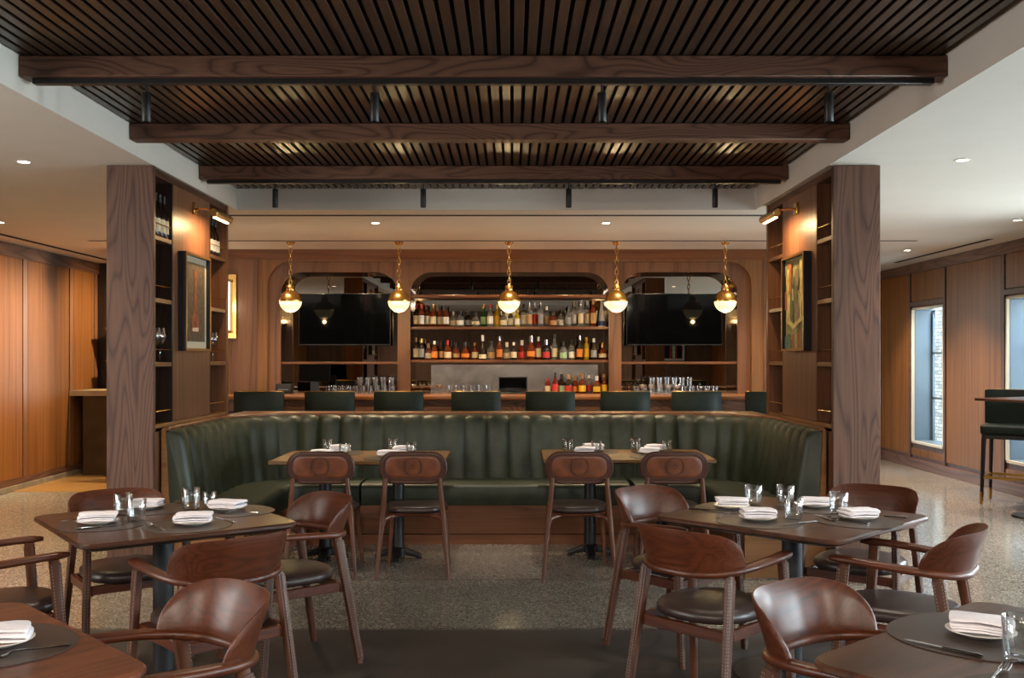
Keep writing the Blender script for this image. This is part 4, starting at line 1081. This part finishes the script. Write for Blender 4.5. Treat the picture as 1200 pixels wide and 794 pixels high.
row('lower bottle shelf', 1.456, [(487.3,26,'tall','dark','cream','cork'),(494.3,25,'tall','dark','grey','gold'),(502.0,19,'squat','amber','cream','cork'),(509.6,22,S,'amber','orange','white'),(517.3,22,S,'dark','tan','black'),(525,23,'squat','amber','cream','red'),(534.3,20.5,'round','amber','tan','black'),
 (545.6,20.5,'round','amber','orange','black'),(556.3,20,S,'red','cream','cork'),(565.6,29,'bell','dark','cream','white'),(575.2,22,'squat','clear','tan','black'),(585.2,27,S,'amber','orange','silver'),(594,20.5,'squat','clear','cream','white'),(602,20.5,S,'dark','cream','white'),(611.7,23,'squat','red','red','white'),
 (622.4,28,'round','amber','orange','silver'),(631,27,'tall','red','cream','white'),(640,23.5,'squat','dark','red','silver'),(650,30,S,'clear','cream','black'),(660,21.5,'squat','clear','green','black'),(670,23.5,'squat','clear','white','black'),(679,28,S,'dark','orange','silver'),(687.3,26.5,'tall','yellow','yellow','yellow'),(695.5,25,S,'dark','grey','white'),(706,20,'round','amber','cream','gold')])
row('counter by the monitor', BCZ+.001, [(641.5,17,'tall','red','cream','red'),(649.8,24,S,'red','red','black'),(657.6,22,'squat','dark','green','black'),(665.4,22,'squat','dark','red','cork'),(673,20,'squat','amber','orange','cork'),(681,23,'squat','amber','yellow','cork'),(689.2,21,S,'clear','red','white'),(697.8,20,'squat','amber','yellow','white'),(707,22,S,'amber','yellow','cork')], 11.6)
# wine bottles on the pillar shelves
for i, y in enumerate((6.58, 6.665, 6.75, 6.83)):
    bottle("dark wine bottle on the left pillar's near top shelf, %s from the camera" % ORD[i], -2.424, y, 2.301, 'wine', .30, .034, 'dark', 'cream', 'black', 'wine bottles on the left pillar top shelf')
for i, y in enumerate((7.84, 7.925, 8.01)):
    bottle("dark wine bottle on the left pillar's far top shelf, %s from the camera" % ORD[i], -2.424, y, 2.301, 'wine', .30, .036, 'dark', 'white', 'black', 'white-label wine bottles on the left pillar')
def wine_glass():
    m = MB(); m.lathe([(0, 0), (.034, 0), (.035, .002), (.008, .006), (.004, .012), (.0038, .10), (.008, .108), (.03, .13), (.043, .165), (.043, .19), (.034, .235), (.0325, .235), (.0415, .19), (.0415, .165), (.028, .132), (0, .114)], 28); return m.mesh('wine_glass', 'glass', 60)
for i, y in enumerate((6.60, 6.69, 6.78, 6.86-.005)):
    tag(obj('wine_glass', cached('wg', wine_glass), None, (-2.434, y, 1.4505)), 'stemmed wine glass on the near side shelf of the left pillar, %s from the camera' % ORD[i], 'wine glass', 'wine glasses on the pillar shelves') if i < 3 else None
for i, y in enumerate((7.80, 7.89, 7.98)):
    tag(obj('wine_glass', cached('wg', wine_glass), None, (-2.434, y, 1.4505)), 'stemmed wine glass on the far side shelf of the left pillar, %s from the camera' % ORD[i], 'wine glass', 'wine glasses on the pillar shelves')
def decanter():
    m = MB(); m.lathe([(0, 0), (.06, 0), (.075, .015), (.07, .05), (.03, .11), (.018, .15), (.018, .22), (.028, .26), (.026, .26), (.016, .22), (.016, .15), (.027, .11), (.066, .05), (.06, .012), (0, .008)], 30); return m.mesh('decanter', 'glass', 60)
tag(obj('decanter', cached('dec', decanter), None, (2.235, 6.60, 1.8805)), 'clear glass decanter on the near middle shelf of the right pillar', 'decanter')
tag(obj('decanter', cached('dec', decanter), None, (2.235, 7.86, 1.8805)), 'clear glass decanter on the far middle shelf of the right pillar', 'decanter')
tag(obj('decanter', cached('dec', decanter), None, (-2.475, 6.59, 1.0345)), 'clear glass decanter on the lowest shelf of the left pillar', 'decanter')

# ------------------------------------------------------------------ bar glassware and equipment on the back counter
def bar_glass():
    r, h = .036, .095
    m = MB(); m.lathe([(0, 0), (r*.85, 0), (r, h), (r*.94, h), (r*.8, .012), (0, .01)], 16); return m.mesh('bar_glass', 'glass', 60)
def coupe():
    m = MB(); m.lathe([(0, 0), (.03, 0), (.03, .002), (.005, .006), (.004, .06), (.03, .075), (.044, .11), (.042, .11), (.028, .078), (0, .064)], 18); return m.mesh('coupe_glass', 'glass', 60)
def bar_row(lb, grp, xs, y, z, me='bg', fn=None, nm='bar_glass'):
    for x in xs: tag(obj(nm, cached(me, fn or bar_glass), None, (x, y, z)), lb, 'glass', grp)
fr = lambda a, b, n: [a+(b-a)*i/(n-1) for i in range(n)]
LBL = 'clear bar tumbler in the long rows on the counter at the left niche'
bar_row(LBL, 'bar tumblers on the left of the back counter', fr(-2.13, -1.40, 10), 11.36, BCZ+.0005)
bar_row(LBL, 'bar tumblers on the left of the back counter', fr(-2.09, -1.40, 9), 11.46, BCZ+.0005)
bar_row('clear bar tumbler stacked on top at the left niche', 'stacked tumblers at the left niche', fr(-1.76, -1.40, 5), 11.36, BCZ+.097)
bar_row('clear stemmed coupe on the counter at the left of the middle niche', 'coupes at the middle niche', fr(-1.14, -.84, 4), 11.36, BCZ+.0005, 'cp', coupe, 'coupe_glass')
bar_row('clear bar tumbler on the counter in the middle niche', 'tumblers at the middle niche', fr(-.72, -.28, 6), 11.38, BCZ+.0005)
bar_row('clear bar tumbler on the back counter at the right niche', 'tumblers at the right niche', fr(1.44, 2.35, 11), 11.36, BCZ+.0005)
bar_row('clear stemmed coupe on the back counter at the right niche', 'coupes at the right niche', fr(1.5, 1.9, 5), 11.27, BCZ+.0005, 'cp', coupe, 'coupe_glass')
bar_row('clear bar tumbler stacked on the upper tier at the right niche', 'stacked tumblers at the right niche', fr(1.62, 2.05, 6), 11.36, BCZ+.097)
t = thing('cash_terminal', 'black point-of-sale screen on the back counter at the left niche', 'terminal', (-2.28, 11.34, BCZ))
m = MB(); m.box(-.18, .18, -.02, .01, .14, .34, .004, 1, rot=Matrix.Rotation(-.25, 4, 'X') @ Matrix.Translation((0, -.05, .0))); obj('screen', m.mesh('screen', 'screen'), t)
m = MB(); m.box(-.05, .05, 0, .04, .02, .2); m.box(-.11, .11, -.08, .1, 0, .02, .004, 1); obj('stand', m.mesh('stand', 'plastic'), t)
m = MB(); m.box(-.09, .09, -.09, .09, 0, .12, .008, 2); m.box(-.06, .06, -.092, -.089, .05, .06, mi=1)
tag(obj('receipt_printer', m.mesh('receipt_printer', ['plastic', 'plastic_g']), None, (-2.62, 11.32, BCZ)), 'black receipt printer left of the point-of-sale screen', 'printer')
t = thing('monitor', 'small black monitor on the back counter in the middle niche', 'monitor', (.01, 11.36, BCZ))
m = MB(); m.box(-.165, .165, -.01, .02, .03, .20, .004, 1); obj('casing', m.mesh('casing', 'plastic'), t)
m = MB(); m.box(-.155, .155, -.012, -.0101, .045, .19); obj('screen', m.mesh('screen', 'screen'), t)
m = MB(); m.box(-.15, .15, -.08, .08, 0, .02, .004, 1); m.box(-.03, .03, .02, .04, .02, .12); obj('stand', m.mesh('stand', 'plastic'), t)

# framed poster hanging at the rear of the room (seen in the bar mirror)
t = thing('framed_poster', 'framed dark abstract poster seen reflected in the right niche mirror', 'poster', (4.4, YB+.002, 1.35))
m = MB()
for a in ((-.36, -.31, 0, .9), (.31, .36, 0, .9), (-.31, .31, 0, .05), (-.31, .31, .85, .9)): m.box(a[0], a[1], 0, .03, a[2], a[3])
obj('frame', m.mesh('frame', 'black'), t)
m = MB(); m.box(-.31, .31, 0, .012, .05, .85); m.box(-.25, .25, .012, .014, .11, .79, mi=1); m.box(-.1, -.05, .014, .015, .11, .5, mi=2); m.box(.06, .1, .014, .015, .11, .45, mi=2); m.box(-.03, .05, .014, .015, .12, .6, mi=3)
obj('artwork', m.mesh('artwork', [LM['white'], 'gap', LM['red'], LM['green']]), t)

# ------------------------------------------------------------------ lights
def light(kind, name, loc, e, col, **k):
    d = bpy.data.lights.new(name, kind); d.energy = e; d.color = col
    tgt = k.pop('target', None)
    for a, v in k.items(): setattr(d, a, v)
    o = bpy.data.objects.new(name, d); COL.objects.link(o); o.location = loc
    if tgt: o.rotation_euler = (Vector(tgt)-Vector(loc)).to_track_quat('-Z', 'Y').to_euler()
    return o
WARM = (1., .76, .46); NEUT = (1., .86, .70); COOL = (.80, .90, 1.)
for x, y, lb in dl:
    e = 60 if y < 8 else 100
    light('SPOT', 'downlight_and_fill', (x, y, CZ-.02), e, WARM if x < 0 or abs(x) < 2 else NEUT, spot_size=R(95), spot_blend=.8, shadow_soft_size=.04, target=(x, y, 0))
for x, y, e, c in ((-4.2, 6.3, 150, WARM), (-4.5, 12.0, 120, WARM), (-4.2, 9.0, 120, WARM), (4.8, 13.0, 120, WARM), (4.4, 11.0, 130, NEUT), (3.9, 7.6, 70, NEUT), (-4.8, 3.3, 80, WARM), (-4.8, 0.5, 60, WARM), (-3.16, 3.2, 30, WARM), (2.9, 3.2, 30, NEUT), (4.66, 6.0, 40, NEUT), (4.66, 3.0, 30, NEUT)):
    light('SPOT', 'downlight_and_fill', (x, y, CZ-.02), e, c, spot_size=R(100), spot_blend=.8, shadow_soft_size=.04, target=(x, y, 0))  # further downlights of the grid, plus spots added to brighten the side walls
for y in (10.2, 11.4, 12.5):
    light('SPOT', 'wall_fill', (-4.2, y, CZ-.02), 190, (1., .78, .48), spot_size=R(100), spot_blend=1., shadow_soft_size=.05, target=(XL, y+.3, 1.3))  # spots added only to brighten the left panelling, no fixtures
# track spotlights aimed at the tables
for x, y, tx, ty, e in ((-1.772, 4.757, -1.6, 4.5, 28), (-.666, 4.757, -1.2, 3.0, 18), (.436, 4.757, 1.0, 3.0, 18), (1.536, 4.757, 1.35, 4.6, 28), (-1.8, 7.46, -1.6, 7.6, 40), (-.675, 7.46, -.7, 7.5, 40), (.431, 7.46, .4, 7.6, 40), (1.544, 7.46, 1.4, 7.6, 40)):
    light('SPOT', 'track_beam', (x, y, 2.60), e, NEUT, spot_size=R(60), spot_blend=.9, shadow_soft_size=.03, target=(tx, ty, .7))
light('SUN', 'sun', (9, 2, 8), 3.2, (1., .95, .86), angle=.02, target=(9.7, 3.2, 6.6))
# pendants
for px in (340.5, 467.5, 596.5, 722.5, 850):
    light('POINT', 'pendant_glow', ((px-600)*10.78/1150, 10.78, 1.945), 5, (1., .72, .36), shadow_soft_size=.02)
light('POINT', 'sconce_glow', (-3.33, 11.22, 2.08), 1.6, (1., .8, .55), shadow_soft_size=.06)
# spots added to light the niches and bottles, no fixtures modelled
for x0, x1 in ((-2.73, -1.35), (-1.2, 1.14), (1.29, 2.66)):
    for q in ((.25, .75) if x1-x0 < 2 else (.17, .5, .83)):
        light('SPOT', 'niche_fill', (x0+(x1-x0)*q, BW+.135, 2.47), 14, WARM, spot_size=R(120), spot_blend=.9, shadow_soft_size=.015, target=(x0+(x1-x0)*q, BW+.22, 1.2))
for x in (-2.6, -1.3, 0, 1.3, 2.6):
    light('SPOT', 'downlight_and_fill', (x, 10.3, CZ-.02), 75, WARM, spot_size=R(100), spot_blend=.8, shadow_soft_size=.04, target=(x, 10.9, 0))  # spots added to brighten the bar and bounce off its top, no fixtures
# daylight through the right-hand windows
for a, b in wins:
    light('AREA', 'daylight', (XR+.5, (a+b)/2, 1.3), (125 if a < 9 else 20), (.86, .94, 1.), shape='RECTANGLE', size=b-a, size_y=1.8, target=(0, (a+b)/2, -.6))
# unseen fill light added on the left; the wall there has no glazing
light('AREA', 'left_fill', (XL+.1, 2.9, 1.6), 110, (1., .97, .93), shape='RECTANGLE', size=3.4, size_y=1.9, target=(0, 3.6, 1.2))
# unseen fill spots added over the front of the room, without fixtures
for x in (-2.78, -.05, 2.7):
    for y in (-2.2, -.6):
        light('SPOT', 'downlight_and_fill', (x, y, CZ-.02), 125, (1., .88, .74), spot_size=R(150), spot_blend=.6, shadow_soft_size=.08, target=(x, y+1.2, 0))

w = bpy.data.worlds.new('sky'); scene.world = w; w.use_nodes = True
bg = w.node_tree.nodes['Background']
st = w.node_tree.nodes.new('ShaderNodeTexSky'); st.sky_type = 'NISHITA'; st.sun_disc = False; st.sun_elevation = R(40); st.sun_rotation = R(200)
w.node_tree.links.new(st.outputs[0], bg.inputs[0]); bg.inputs[1].default_value = .9

# ------------------------------------------------------------------ camera
cd = bpy.data.cameras.new('camera'); cam = bpy.data.objects.new('camera', cd); COL.objects.link(cam)
cd.sensor_width = 36.; cd.lens = 36.*1150/1200; cd.shift_y = 22/1200.; cd.clip_end = 100
cam.location = (0, 0, 1.48); cam.rotation_euler = (PI/2, 0, 0)
scene.camera = cam
scene.view_settings.view_transform = 'Standard'
scene.view_settings.look = 'None'
scene.view_settings.exposure = 1.12
scene.cycles.use_denoising = True
scene.cycles.max_bounces = 10; scene.cycles.diffuse_bounces = 4; scene.cycles.glossy_bounces = 5; scene.cycles.transmission_bounces = 10; scene.cycles.transparent_max_bounces = 12
scene.cycles.caustics_reflective = False; scene.cycles.caustics_refractive = False
scene.cycles.sample_clamp_indirect = 4.
